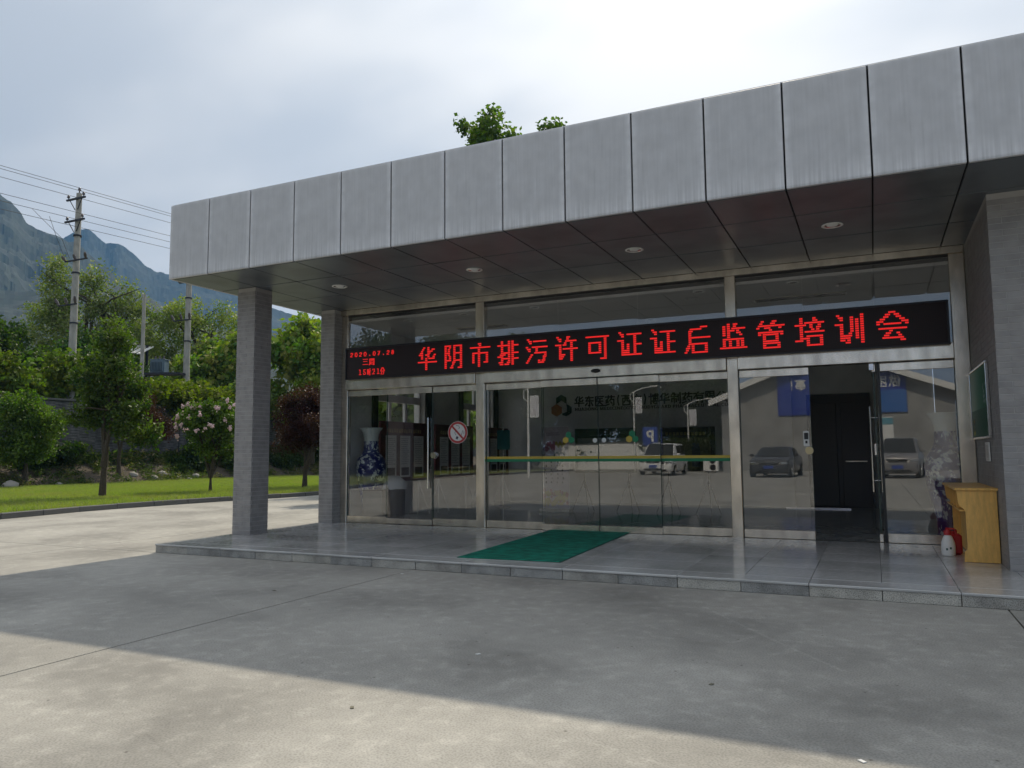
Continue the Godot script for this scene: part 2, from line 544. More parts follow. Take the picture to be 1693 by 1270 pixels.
# ---------- ground ----------
func build_ground() -> void:
	var g := Shape.new()
	g.quad(Vector3(-3000, -0.03, 3000), Vector3(3000, -0.03, 3000), Vector3(3000, -0.03, -3000), Vector3(-3000, -0.03, -3000), Vector3.UP)
	var earth := mat("earth", lin(0.16, 0.15, 0.11), 0.95)
	var base := struct("ground", g.mesh(), earth)
	# cast concrete bays with open joints between them
	var xs := [-15.9, -10.1, -4.6, 0.9, 6.4, 11.9, 17.4]
	var zs := [-29.2, -23.7, -18.2, -12.7, -7.2, -1.7, 3.8, 9.3, 14.8, 20.3, 25.8, 31.3, 36.8]
	var cm: Material = M.concrete
	for i in xs.size() - 1:
		for j in zs.size() - 1:
			if xs[i] > -10.2 and zs[j + 1] <= -7.1: continue
			var lo := Vector3(xs[i] + 0.007, -0.025, zs[j] + 0.007)
			var hi := Vector3(xs[i + 1] - 0.007, 0.0, zs[j + 1] - 0.007)
			if zs[j + 1] > -7.1 or i == 0: slab(base, "concrete_slab", lo, hi, cm)
	for j in zs.size() - 1:
		slab(base, "concrete_slab", Vector3(-21.4, -0.025, zs[j] + 0.005), Vector3(-15.91, -0.001, zs[j + 1] - 0.005), cm)
	slab(base, "concrete_slab", Vector3(-10.1 + 0.005, -0.025, -30), Vector3(-8.5, 0.0, -7.205), cm)
	for k in 6:
		var p := part(base, "litter_scrap", box_mesh(Vector3(0.03, 0.003, 0.018)), M.white_plastic if k % 2 else earth, [Vector3(-5.1, 0.003, -5.6), Vector3(-2.3, 0.003, -4.35), Vector3(-2.4, 0.003, -3.2), Vector3(-4.55, 0.003, -6.9), Vector3(-0.85, 0.003, -4.3), Vector3(-0.1, 0.003, -3.5)][k])
		p.rotation.y = k * 1.1

# ---------- mountains ----------
func ridge(called: String, line: Array, toward: float, seed_: int, bump: float, m: Material) -> void:
	var f := noise(seed_, 0.012, 5)
	var g := Shape.new()
	var rows := 44
	var pts := []
	var fine := []
	for i in line.size() - 1:
		for k in 18: fine.append(line[i].cubic_interpolate(line[i + 1], line[maxi(i - 1, 0)], line[mini(i + 2, line.size() - 1)], k / 18.0))
	fine.append(line[-1])
	for p: Vector3 in fine:
		var column := []
		var near := Vector3(p.x, 0, p.z) * toward
		for r in rows + 1:
			var t := float(r) / rows
			var q := near.lerp(p, t)
			var fall := t * t * 0.35 + t * 0.65
			q.y = p.y * fall
			var amp := bump * (1.0 - absf(t - 0.55) * 1.1)
			q.y = maxf(q.y + f.get_noise_3d(q.x * 0.7, q.y * 0.3, q.z * 0.7) * amp + f.get_noise_3d(q.x * 5.0, q.y * 2.0, q.z * 5.0) * amp * 0.22, -2.0)
			column.append(q)
		column.append(Vector3(p.x * 1.25, -2, p.z * 1.25))
		pts.append(column)
	for i in pts.size() - 1:
		for r in rows + 1:
			g.quad(pts[i][r], pts[i + 1][r], pts[i + 1][r + 1], pts[i][r + 1], Vector3.UP + Vector3(-pts[i][r].x, 0, -pts[i][r].z).normalized() * 0.3)
	struct(called, g.mesh(), m)

func build_mountains() -> void:
	var forest := mat("forest_slope", lin(0.030, 0.050, 0.026), 0.95)
	over_world(forest, grain(70, 512, 0.02, 0.35, 1.35, 5), Vector3(0.009, 0.009, 0.009), grain(71, 256, 0.09, 0.45, 1.25, 3), Vector3(0.035, 0.035, 0.035))
	ridge("mountain", [Vector3(-1105.6, 434.3, -434.3), Vector3(-992.3, 372.9, -493.9), Vector3(-917.6, 313.3, -535.1), Vector3(-902.2, 297.5, -544.0), Vector3(-887.1, 274.7, -553.4), Vector3(-871.4, 265.3, -561.7), Vector3(-855.6, 258.0, -569.9), Vector3(-830.7, 240.0, -583.5), Vector3(-805.9, 217.1, -597.5), Vector3(-781.4, 189.9, -611.8), Vector3(-744.0, 161.1, -632.3), Vector3(-668.9, 110.7, -672.8), Vector3(-594.1, 53.2, -713.9)], 0.45, 81, 24.0, forest)
	ridge("mountain", [Vector3(-1752.1, 355.1, -803.7), Vector3(-1536.0, 376.9, -903.3), Vector3(-1437.5, 413.9, -946.0), Vector3(-1417.2, 435.1, -953.4), Vector3(-1383.3, 446.6, -968.2), Vector3(-1357.3, 427.4, -982.4), Vector3(-1344.8, 420.2, -989.1), Vector3(-1323.2, 421.2, -999.1), Vector3(-1308.6, 410.4, -1007.1), Vector3(-1270.5, 375.7, -1028.6), Vector3(-1241.0, 362.4, -1043.8), Vector3(-1172.2, 338.1, -1078.7), Vector3(-1108.8, 313.9, -1111.0), Vector3(-1051.8, 290.9, -1140.2), Vector3(-971.3, 262.9, -1180.9), Vector3(-855.2, 216.9, -1240.3), Vector3(-687.0, 132.5, -1328.1)], 0.6, 82, 20.0, forest)
	ridge("hill", [Vector3(-701.3, 133.3, -322.2), Vector3(-615.4, 130.2, -363.0), Vector3(-572.2, 133.1, -383.0), Vector3(-546.3, 136.7, -394.9), Vector3(-521.5, 132.7, -407.0), Vector3(-508.0, 126.9, -414.0), Vector3(-495.5, 118.7, -420.7), Vector3(-461.8, 102.8, -438.2), Vector3(-423.8, 88.2, -457.6), Vector3(-377.3, 68.9, -481.4), Vector3(-318.7, 35.2, -512.4)], 0.3, 83, 12.0, forest)

# ---------- entrance platform ----------
const TOP := 0.113
const FACADE := -10.67

func build_platform() -> void:
	var p := struct("entrance_platform", box_mesh(Vector3(12.4, 0.088, 3.40)), M.joint, Vector3(-2.365, 0.044, -8.91))
	var origin := p.position
	for i in 20:
		var x0 := -8.5836 + i * 0.573
		var x1 := x0 + 0.573
		var m: Material = M["riser_%d" % [0, 1, 1, 0, 2, 1, 0, 0, 1, 1, 0, 1, 2, 1, 2, 2, 0, 2, 1, 0][i]]
		part(p, "riser_block", box_mesh(Vector3(0.567, 0.094, 0.03), 0.004), m, Vector3((x0 + x1) / 2, 0.047, -7.208 + rng.randf_range(-0.003, 0.003)) - origin)
		if i % 2 == 0:
			part(p, "edge_stone", box_mesh(Vector3(1.142, 0.024, 0.29), 0.006), M["granite_%d" % (2 if i % 4 else 0)], Vector3(x1, TOP - 0.012, -7.325) - origin)
	for j in 6:
		part(p, "riser_block", box_mesh(Vector3(0.03, 0.094, 0.50), 0.004), M["riser_%d" % (j % 3)], Vector3(-8.569, 0.047, -7.46 - j * 0.506) - origin)
	for i in 20:
		for j in 5:
			var w := 0.573
			var d := 0.632
			var o := part(p, "floor_tile", box_mesh(Vector3(w - 0.004, 0.02, d - 0.004), 0.0015), M["granite_%d" % rng.randi_range(0, 2)], Vector3(-8.5836 + (i + 0.5) * w, TOP - 0.010, -7.475 - (j + 0.5) * d) - origin)
			o.rotation = Vector3(rng.randf_range(-0.0007, 0.0007), 0, rng.randf_range(-0.0007, 0.0007))

# ---------- the building ----------
const SOFFIT := 3.7533
const PITCH := 0.7536
const EDGE := -8.9353
const FRONT := -7.5516

# rows of narrow facing tiles in running bond on a face through «at»; «across» runs along the face, «out» away from it
func tiling(parent: Node3D, at: Vector3, across: Vector3, out: Vector3, width: float, height: float, shift: float, single: bool) -> void:
	var heap := [Shape.new(), Shape.new(), Shape.new()]
	var basis := Basis(across, Vector3.UP, out)
	var rows := int(height / 0.0618)
	for r in rows:
		var x := -(0.124 if r % 2 else 0.0) - shift
		while x < width - 0.01:
			var a := maxf(x, 0.0)
			var b := minf(x + 0.242, width)
			x += 0.248
			if b - a < 0.02: continue
			var k := rng.randi_range(0, 2)
			var s := Vector3(snappedf(b - a, 0.002), 0.0545, 0.012)
			var p := at + across * ((a + b) / 2) + Vector3.UP * ((r + 0.5) * 0.0618) + out * (0.001 + rng.randf_range(-0.0012, 0.0012))
			if single: part(parent, "tile", box_mesh(s, 0.0015), M["tile_%d" % k], p, basis)
			else: heap[k].box(p, s, basis)
	if not single:
		for k in 3:
			if heap[k].v.size(): stuff(part(parent, "tiles", heap[k].mesh(), M["tile_%d" % k]))

func pane(parent: Node, lo: Vector3, hi: Vector3, called := "glass") -> void:
	slab(parent, called, lo, hi, M.glass)

# one glass leaf between x0 and x1 in the plane z, with its steel rails
func leaf(b: Node3D, called: String, x0: float, x1: float, z: float, low: float, drop := 0.0) -> MeshInstance3D:
	var bottom := slab(b, called, Vector3(x0 + 0.004, low, z - 0.022), Vector3(x1 - 0.004, 0.228 - drop, z + 0.022), M.steel, 0.003)
	var o := bottom.position
	part(bottom, "top_rail", box_mesh(Vector3(x1 - x0 - 0.008, 0.096, 0.044), 0.003), M.steel, Vector3((x0 + x1) / 2, 2.302, z) - o)
	part(bottom, "glass", unit(Vector3(x1 - x0 - 0.006, 2.030 + drop, 0.012)), M.glass, Vector3((x0 + x1) / 2, 1.2405 - drop / 2, z) - o, Basis.from_euler(Vector3(rng.randf_range(-0.0012, 0.0012), rng.randf_range(-0.002, 0.002), 0)))
	for x in [x0 + 0.0015, x1 - 0.0015]:
		part(bottom, "glass_edge", box_mesh(Vector3(0.003, 2.022 + drop, 0.0125)), M.glass_edge, Vector3(x, 1.2405 - drop / 2, z) - o)
	return bottom

func handle(parent: Node3D, at: Vector3, out: Vector3) -> void:
	var g := Shape.new()
	for s in [-1.0, 1.0]:
		var q: Vector3 = out * s * 0.055
		g.tube([at + q + Vector3(0, -0.57, 0), at + q + Vector3(0, 0.57, 0)], [0.014, 0.014], 12)
	for y in [-0.42, 0.42]:
		g.tube([at + Vector3(0, y, 0) - out * 0.055, at + Vector3(0, y, 0) + out * 0.055], [0.008, 0.008], 8)
	part(parent, "handle", g.mesh(), M.bright_steel)

func build_building() -> void:
	var b := thing("entrance_building", "low glass fronted entrance building under a deep grey metal panelled canopy", "building")
	# roof and its sheets
	slab(b, "roof", Vector3(-8.885, SOFFIT + 0.034, -20.0), Vector3(6.0, 4.79, -7.60), M.dark_void)
	for i in 19:
		var x := EDGE + i * PITCH
		part(b, "fascia_panel", box_mesh(Vector3(PITCH - 0.016, 1.063, 0.035), 0.005), M["fascia_%d" % [0, 3, 1, 4, 2, 5, 0, 2, 3, 1, 5, 4, 0, 2, 5, 3, 2, 1, 0][i]], Vector3(x + PITCH / 2, 4.285, FRONT - 0.0175))
	for j in 16:
		part(b, "fascia_panel", box_mesh(Vector3(0.035, 1.063, PITCH - 0.016), 0.005), M["fascia_%d" % (j % 3)], Vector3(EDGE + 0.0175, 4.285, FRONT - 0.042 - (j + 0.5) * PITCH))
	slab(b, "coping", Vector3(-8.92, 4.8180, -20.0), Vector3(6.0, 4.83, -7.57), M.fascia_1)
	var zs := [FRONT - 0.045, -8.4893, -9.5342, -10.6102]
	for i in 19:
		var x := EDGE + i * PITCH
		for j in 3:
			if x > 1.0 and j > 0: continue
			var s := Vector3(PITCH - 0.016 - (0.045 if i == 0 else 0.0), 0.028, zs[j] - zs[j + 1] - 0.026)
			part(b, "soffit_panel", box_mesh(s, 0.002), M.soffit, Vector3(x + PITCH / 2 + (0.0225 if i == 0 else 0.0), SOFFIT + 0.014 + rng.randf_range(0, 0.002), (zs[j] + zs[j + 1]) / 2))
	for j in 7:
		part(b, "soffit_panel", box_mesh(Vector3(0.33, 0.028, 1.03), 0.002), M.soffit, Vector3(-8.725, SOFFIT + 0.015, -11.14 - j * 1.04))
	# columns faced with tiles
	for k in 2:
		var x0: float = [-8.5501, -8.5818][k]
		var x1: float = [-8.2074, -8.2942][k]
		var z0: float = [-8.4877, -10.4508][k]
		var z1: float = [-8.8424, -10.735][k]
		var c := slab(b, "column", Vector3(x0 + 0.003, TOP, z1 + 0.003), Vector3(x1 - 0.003, SOFFIT - 0.002, z0 - 0.003), M.mortar)
		var o := c.position
		tiling(c, Vector3(x0, TOP, z0 - 0.006) - o, Vector3.RIGHT, Vector3.BACK, x1 - x0, SOFFIT - TOP, 0.05, k == 0)
		tiling(c, Vector3(x1 - 0.006, TOP, z0 - 0.001) - o, Vector3.FORWARD, Vector3.RIGHT, z0 - z1 - 0.002, SOFFIT - TOP, 0.10, false)
		tiling(c, Vector3(x0 + 0.006, TOP, z1) - o, Vector3.BACK, Vector3.LEFT, z0 - z1, SOFFIT - TOP, 0.10, false)
	# the wing to the right of the doors
	var wing := slab(b, "wing_wall", Vector3(1.117, 0.0, -16.9), Vector3(6.0, SOFFIT + 0.02, -8.615), M.mortar)
	var wo := wing.position
	tiling(wing, Vector3(1.114, TOP, -8.618) - wo, Vector3.RIGHT, Vector3.BACK, 0.62, SOFFIT - TOP, 0.127, true)
	tiling(wing, Vector3(1.734 + 0.004, TOP, -8.618) - wo, Vector3.RIGHT, Vector3.BACK, 3.6, SOFFIT - TOP, 0.0, false)
	tiling(wing, Vector3(1.120, TOP, -8.6125) - wo, Vector3.FORWARD, Vector3.LEFT, 2.0, SOFFIT - TOP, 0.02, false)
	# steel frame
	var st: Material = M.steel
	for p in [[-8.2915, -8.156, 0.02], [-5.641, -5.491, 0.05], [-1.759, -1.615, 0.05], [0.94, 1.108, 0.03]]:
		slab(b, "steel_post", Vector3(p[0], TOP - 0.01, FACADE - 0.09), Vector3(p[1], 3.66, FACADE + p[2]), st, 0.006)
	slab(b, "head_beam", Vector3(-8.29, 3.662, FACADE - 0.07), Vector3(1.108, SOFFIT + 0.03, FACADE + 0.052), st, 0.004)
	for p in [[-8.154, -5.643], [-5.489, -1.761], [-1.613, 0.938]]:
		var head := slab(b, "door_header", Vector3(p[0], 2.362, FACADE - 0.10), Vector3(p[1], 2.56, FACADE + 0.085), st, 0.006)
		if p[0] < -5 and p[0] > -6:
			var g := Shape.new()
			g.ball(Vector3(-3.63, 2.453, FACADE + 0.087) - head.position, Vector3(0.075, 0.032, 0.022), 16, 8)
			part(head, "motion_sensor", g.mesh(), M.black_plastic)
		slab(b, "transom_rail", Vector3(p[0], 3.63, FACADE - 0.03), Vector3(p[1], 3.66, FACADE + 0.02), M.black_plastic)
		var n := 2 if p[0] < -8 else 3 if p[0] < -5 else 3
		for k in n:
			var a: float = lerpf(p[0], p[1], float(k) / n)
			var e: float = lerpf(p[0], p[1], float(k + 1) / n)
			var t := part(b, "transom_glass", unit(Vector3(e - a - 0.004, 1.065, 0.012)), M.glass, Vector3((a + e) / 2, 3.096, FACADE - 0.004))
			t.rotation = Vector3(rng.randf_range(-0.004, 0.004), rng.randf_range(-0.003, 0.003), 0)
	slab(b, "door_sill", Vector3(-8.154, 0.085, FACADE - 0.09), Vector3(0.938, TOP - 0.002, FACADE + 0.055), st)
	# glass leaves
	var low := TOP + 0.004
	leaf(b, "fixed_panel", -8.152, -7.345, FACADE - 0.012, low)
	var d := leaf(b, "door", -7.339, -6.458, FACADE + 0.010, low + 0.004, 0.022)
	handle(d, Vector3(-6.545, 1.275, FACADE + 0.010) - d.position, Vector3(0.55, 0, 0.835))
	leaf(b, "fixed_panel", -6.452, -5.645, FACADE - 0.012, low)
	var lock := Shape.new()
	lock.tube([Vector3(0, 0, -0.03), Vector3(0, 0, 0.03)], [0.05, 0.05], 20)
	part(d, "lock", lock.mesh(), M.bright_steel, Vector3(-6.43, 1.237, FACADE + 0.005) - d.position)
	var yellow := mat("tape_yellow", lin(0.55, 0.40, 0.06), 0.6)
	var green := mat("tape_green", lin(0.01, 0.20, 0.09), 0.6)
	for q in [["fixed_panel", -5.487, -4.512, -0.03], ["sliding_door", -4.522, -3.629, 0.03], ["sliding_door", -3.621, -2.710, 0.03], ["fixed_panel", -2.720, -1.763, -0.03]]:
		var l := leaf(b, q[0], q[1], q[2], FACADE + q[3], low, 0.02 if q[3] > 0 else 0.0)
		var z: float = FACADE + q[3] + 0.0085
		var w: float = q[2] - q[1] - 0.01
		part(l, "yellow_tape", box_mesh(Vector3(w, 0.038, 0.001)), yellow, Vector3((q[1] + q[2]) / 2, 1.190, z) - l.position)
		part(l, "green_tape", box_mesh(Vector3(w, 0.042, 0.001)), green, Vector3((q[1] + q[2]) / 2, 1.149, z) - l.position)
		if q[0] == "sliding_door":
			var left: bool = q[1] < -4
			part(l, "white_sticker", disc(0.034, 20), M.white_paint, Vector3(-3.677 if left else -3.539, 1.437, z) - l.position)
			var hx := -4.135 if left else -3.160
			part(l, "yellow_sticker", disc(0.05, 6), yellow, Vector3(hx, 1.447, z) - l.position, Basis(Vector3.BACK, PI / 6))
			part(l, "green_sticker", disc(0.05, 6), green, Vector3(hx + (0.045 if not left else 0.047), 1.525, z) - l.position, Basis(Vector3.BACK, PI / 6))
			part(l, "green_sticker", disc(0.05, 6), green, Vector3(hx + 0.092, 1.447, z) - l.position, Basis(Vector3.BACK, PI / 6))
	var f1 := leaf(b, "fixed_panel", -1.611, -0.721, FACADE - 0.012, low)
	var reader := part(f1, "card_reader", box_mesh(Vector3(0.075, 0.20, 0.03), 0.008), M.white_plastic, Vector3(-0.785, 1.415, FACADE + 0.014) - f1.position)
	reader.set_meta("label", "white card reader with black keypad on the glass")
	part(f1, "keypad", box_mesh(Vector3(0.05, 0.085, 0.006), 0.002), M.black_plastic, Vector3(-0.785, 1.45, FACADE + 0.031) - f1.position)
	part(f1, "reader_window", box_mesh(Vector3(0.026, 0.035, 0.006), 0.002), M.black_plastic, Vector3(-0.785, 1.372, FACADE + 0.031) - f1.position)
	part(f1, "lock", lock.mesh(), mat("brass", lin(0.5, 0.42, 0.25), 0.35, 0.8), Vector3(-0.755, 1.262, FACADE) - f1.position)
	leaf(b, "fixed_panel", 0.112, 0.936, FACADE - 0.012, low)
	# the leaf that stands open, swung inwards
	var od := slab(b, "open_door", Vector3(0.020, low, -11.46), Vector3(0.064, 0.215, -10.715), st, 0.003)
	od.set_meta("label", "glass door leaf swung open into the lobby")
	part(od, "top_rail", box_mesh(Vector3(0.044, 0.096, 0.745), 0.003), st, Vector3(0.042, 2.302, -11.0875) - od.position)
	part(od, "glass", box_mesh(Vector3(0.012, 2.03, 0.745)), M.glass, Vector3(0.042, 1.235, -11.0875) - od.position)
	for z in [-11.4605, -10.7135]: part(od, "glass_edge", box_mesh(Vector3(0.0125, 2.02, 0.003)), M.glass_edge, Vector3(0.042, 1.235, z) - od.position)
	handle(od, Vector3(0.034, 1.275, -11.36) - od.position, Vector3(1, 0, 0.05))
	part(od, "lock", box_mesh(Vector3(0.05, 0.16, 0.06), 0.006), M.bright_steel, Vector3(0.034, 1.27, -11.41) - od.position)
	slab(b, "door_stile", Vector3(0.082, TOP, FACADE - 0.03), Vector3(0.110, 2.36, FACADE + 0.012), M.black_plastic)
	slab(b, "pivot_patch", Vector3(-0.01, 2.27, FACADE - 0.03), Vector3(0.05, 2.355, FACADE + 0.02), M.bright_steel, 0.004)
	# lobby shell: side wall with two windows, back wall, ceiling, floor
	var pl: Material = M.plaster
	var wx0 := -8.53
	var wx1 := -8.27
	var wz := [-10.76, -11.70, -13.35, -14.95, -16.45, -17.0]
	slab(b, "side_wall", Vector3(wx0, 0, wz[5]), Vector3(wx1, 0.95, wz[0]), pl)
	slab(b, "side_wall", Vector3(wx0, 2.96, wz[5]), Vector3(wx1, SOFFIT + 0.03, wz[0]), pl)
	for k in 3: slab(b, "side_wall", Vector3(wx0, 0.951, wz[2 * k + 1]), Vector3(wx1, 2.959, wz[2 * k]), pl)
	var wp: Material = M.white_paint
	for k in 2:
		var za: float = wz[2 * k + 2]
		var zb: float = wz[2 * k + 1]
		var win := slab(b, "window", Vector3(-8.42, 0.953, za + 0.002), Vector3(-8.36, 1.0, zb - 0.002), wp)
		var o := win.position
		var bits := [[2.90, 2.957, za + 0.002, zb - 0.002], [2.26, 2.40, za + 0.062, zb - 0.062], [1.002, 2.898, za + 0.002, za + 0.06], [1.002, 2.898, zb - 0.06, zb - 0.002]]
		for t in 2:
			var z := lerpf(za, zb, (t + 1) / 3.0)
			bits.append([1.002, 2.258, z - 0.035, z + 0.035])
		bits.append([2.402, 2.898, (za + zb) / 2 - 0.03, (za + zb) / 2 + 0.03])
		for q in bits:
			part(win, "frame", box_mesh(Vector3(0.06, q[1] - q[0], q[3] - q[2])), wp, Vector3(-8.39, (q[0] + q[1]) / 2, (q[2] + q[3]) / 2) - o)
		part(win, "pane", box_mesh(Vector3(0.008, 1.9, zb - za - 0.02)), M.glass, Vector3(-8.386, 1.955, (za + zb) / 2) - o)
		slab(b, "window_blind", Vector3(-8.255, 0.96, zb + 0.02), Vector3(-8.235, 2.95, zb + 0.20), M.black_plastic)
		slab(b, "window_blind", Vector3(-8.255, 0.96, za - 0.24), Vector3(-8.235, 2.95, za - 0.02), M.black_plastic)
	slab(b, "back_wall", Vector3(wx0, 0, -17.25), Vector3(1.116, SOFFIT + 0.03, -17.002), pl)
	slab(b, "back_wall", Vector3(-8.268, 0.112, -17.0), Vector3(-1.5, 3.56, -16.8), pl)
	slab(b, "lobby_ceiling", Vector3(-8.268, 3.56, -17.0), Vector3(1.116, 3.60, FACADE - 0.10), M.ceiling)
	slab(b, "lobby_floor", Vector3(-8.268, 0.02, -17.0), Vector3(1.116, 0.110, FACADE - 0.092), M.lobby_floor)
	var dd := slab(b, "dark_door", Vector3(-1.22, 0.112, -16.998), Vector3(-0.02, 2.42, -16.90), mat("dark_panel", lin(0.012, 0.012, 0.014), 0.3))
	part(dd, "door_leaf", box_mesh(Vector3(0.52, 2.1, 0.03), 0.008), M.dark_panel, Vector3(-0.30, -0.08, 0.065))
	part(dd, "door_leaf", box_mesh(Vector3(0.52, 2.1, 0.03), 0.008), M.dark_panel, Vector3(0.30, -0.08, 0.065))
	part(dd, "push_bar", box_mesh(Vector3(0.40, 0.03, 0.04), 0.008), M.steel, Vector3(0.30, -0.22, 0.11))
	slab(b, "floor_strip", Vector3(-1.65, 0.1105, -16.60), Vector3(-0.45, 0.135, -16.45), M.bright_steel)
	rebase(b, Vector3(-3.6, 0, -10.67))

func rebase(root: Node3D, at: Vector3) -> void:
	for c in root.get_children(): c.position -= at
	root.position = at

func disc(r: float, sides: int) -> Mesh:
	var g := Shape.new()
	var p := PackedVector2Array()
	for k in sides: p.append(Vector2.from_angle(TAU * k / sides) * r)
	g.prism(p, 0.0, 0.0012)
	return g.mesh()

# ---------- in the lobby ----------
func poster(w: int, h: int, back: Color) -> Image:
	var im := Image.create(w, h, false, Image.FORMAT_RGB8)
	im.fill(back)
	return im

func blot(im: Image, x: int, y: int, r: int, c: Color) -> void:
	for j in range(-r, r + 1):
		for i in range(-r, r + 1):
			if i * i + j * j <= r * r and x + i >= 0 and y + j >= 0 and x + i < im.get_width() and y + j < im.get_height(): im.set_pixel(x + i, y + j, c)

# lines of small print
func print_lines(im: Image, r: Rect2i, step: int, c: Color) -> void:
	var y := r.position.y
	while y < r.end.y - 2:
		var x := r.position.x
		var end := r.end.x - rng.randi_range(0, r.size.x / 3)
		while x < end:
			var k := rng.randi_range(2, 5)
			im.fill_rect(Rect2i(x, y, mini(k, end - x), 2), c)
			x += k + 2
		y += step

func picture_mat(called: String, im: Image, rough := 0.5) -> StandardMaterial3D:
	var m := mat(called, Color.WHITE, rough)
	m.albedo_texture = ImageTexture.create_from_image(im)
	return m

func front_quad(w: float, h: float) -> Mesh:
	var g := Shape.new()
	g.quad(Vector3(-w / 2, -h / 2, 0), Vector3(w / 2, -h / 2, 0), Vector3(w / 2, h / 2, 0), Vector3(-w / 2, h / 2, 0), Vector3.BACK)
	return g.mesh()

# a board on two splayed stands; origin on the floor, looking along +z
func board(o: Node3D, w: float, y0: float, y1: float, frame: Material, face: Material, legs: Material) -> MeshInstance3D:
	var b := part(o, "board", box_mesh(Vector3(w, y1 - y0, 0.04), 0.006), frame, Vector3(0, (y0 + y1) / 2, 0))
	part(b, "print", front_quad(w - 0.04, y1 - y0 - 0.04), face, Vector3(0, 0, 0.0225))
	for s in [-1.0, 1.0]:
		var g := Shape.new()
		var x: float = s * w * 0.36
		g.tube([Vector3(x, y1 - 0.1, -0.035), Vector3(x, 0.45, -0.035)], [0.012, 0.012], 8)
		for k in 3:
			var a := TAU * k / 3 + 0.5
			g.tube([Vector3(x, 0.62, -0.035), Vector3(x + cos(a) * 0.26, 0.008, -0.035 + sin(a) * 0.22)], [0.010, 0.010], 6)
		part(o, "stand", g.mesh(), legs)
	return b

func vase(label: String, at: Vector3, m: Material) -> void:
	var o := thing("floor_vase", label, "vase", at, 0.0, "tall blue and white floor vases")
	var body := Shape.new()
	body.lathe([Vector2(0, 0), Vector2(0.165, 0), Vector2(0.165, 0.05), Vector2(0.14, 0.12), Vector2(0.15, 0.25), Vector2(0.19, 0.45), Vector2(0.235, 0.66), Vector2(0.262, 0.85), Vector2(0.262, 0.97), Vector2(0.235, 1.07), Vector2(0.17, 1.15), Vector2(0.135, 1.23), Vector2(0.125, 1.38)], 32)
	part(o, "body", body.mesh(), m)
	var rim := Shape.new()
	rim.lathe([Vector2(0.125, 1.38), Vector2(0.13, 1.46), Vector2(0.15, 1.53), Vector2(0.195, 1.60), Vector2(0.198, 1.615), Vector2(0.185, 1.61), Vector2(0.14, 1.54), Vector2(0.115, 1.46), Vector2(0.11, 1.2)], 32)
	part(o, "rim", rim.mesh(), M.celadon)

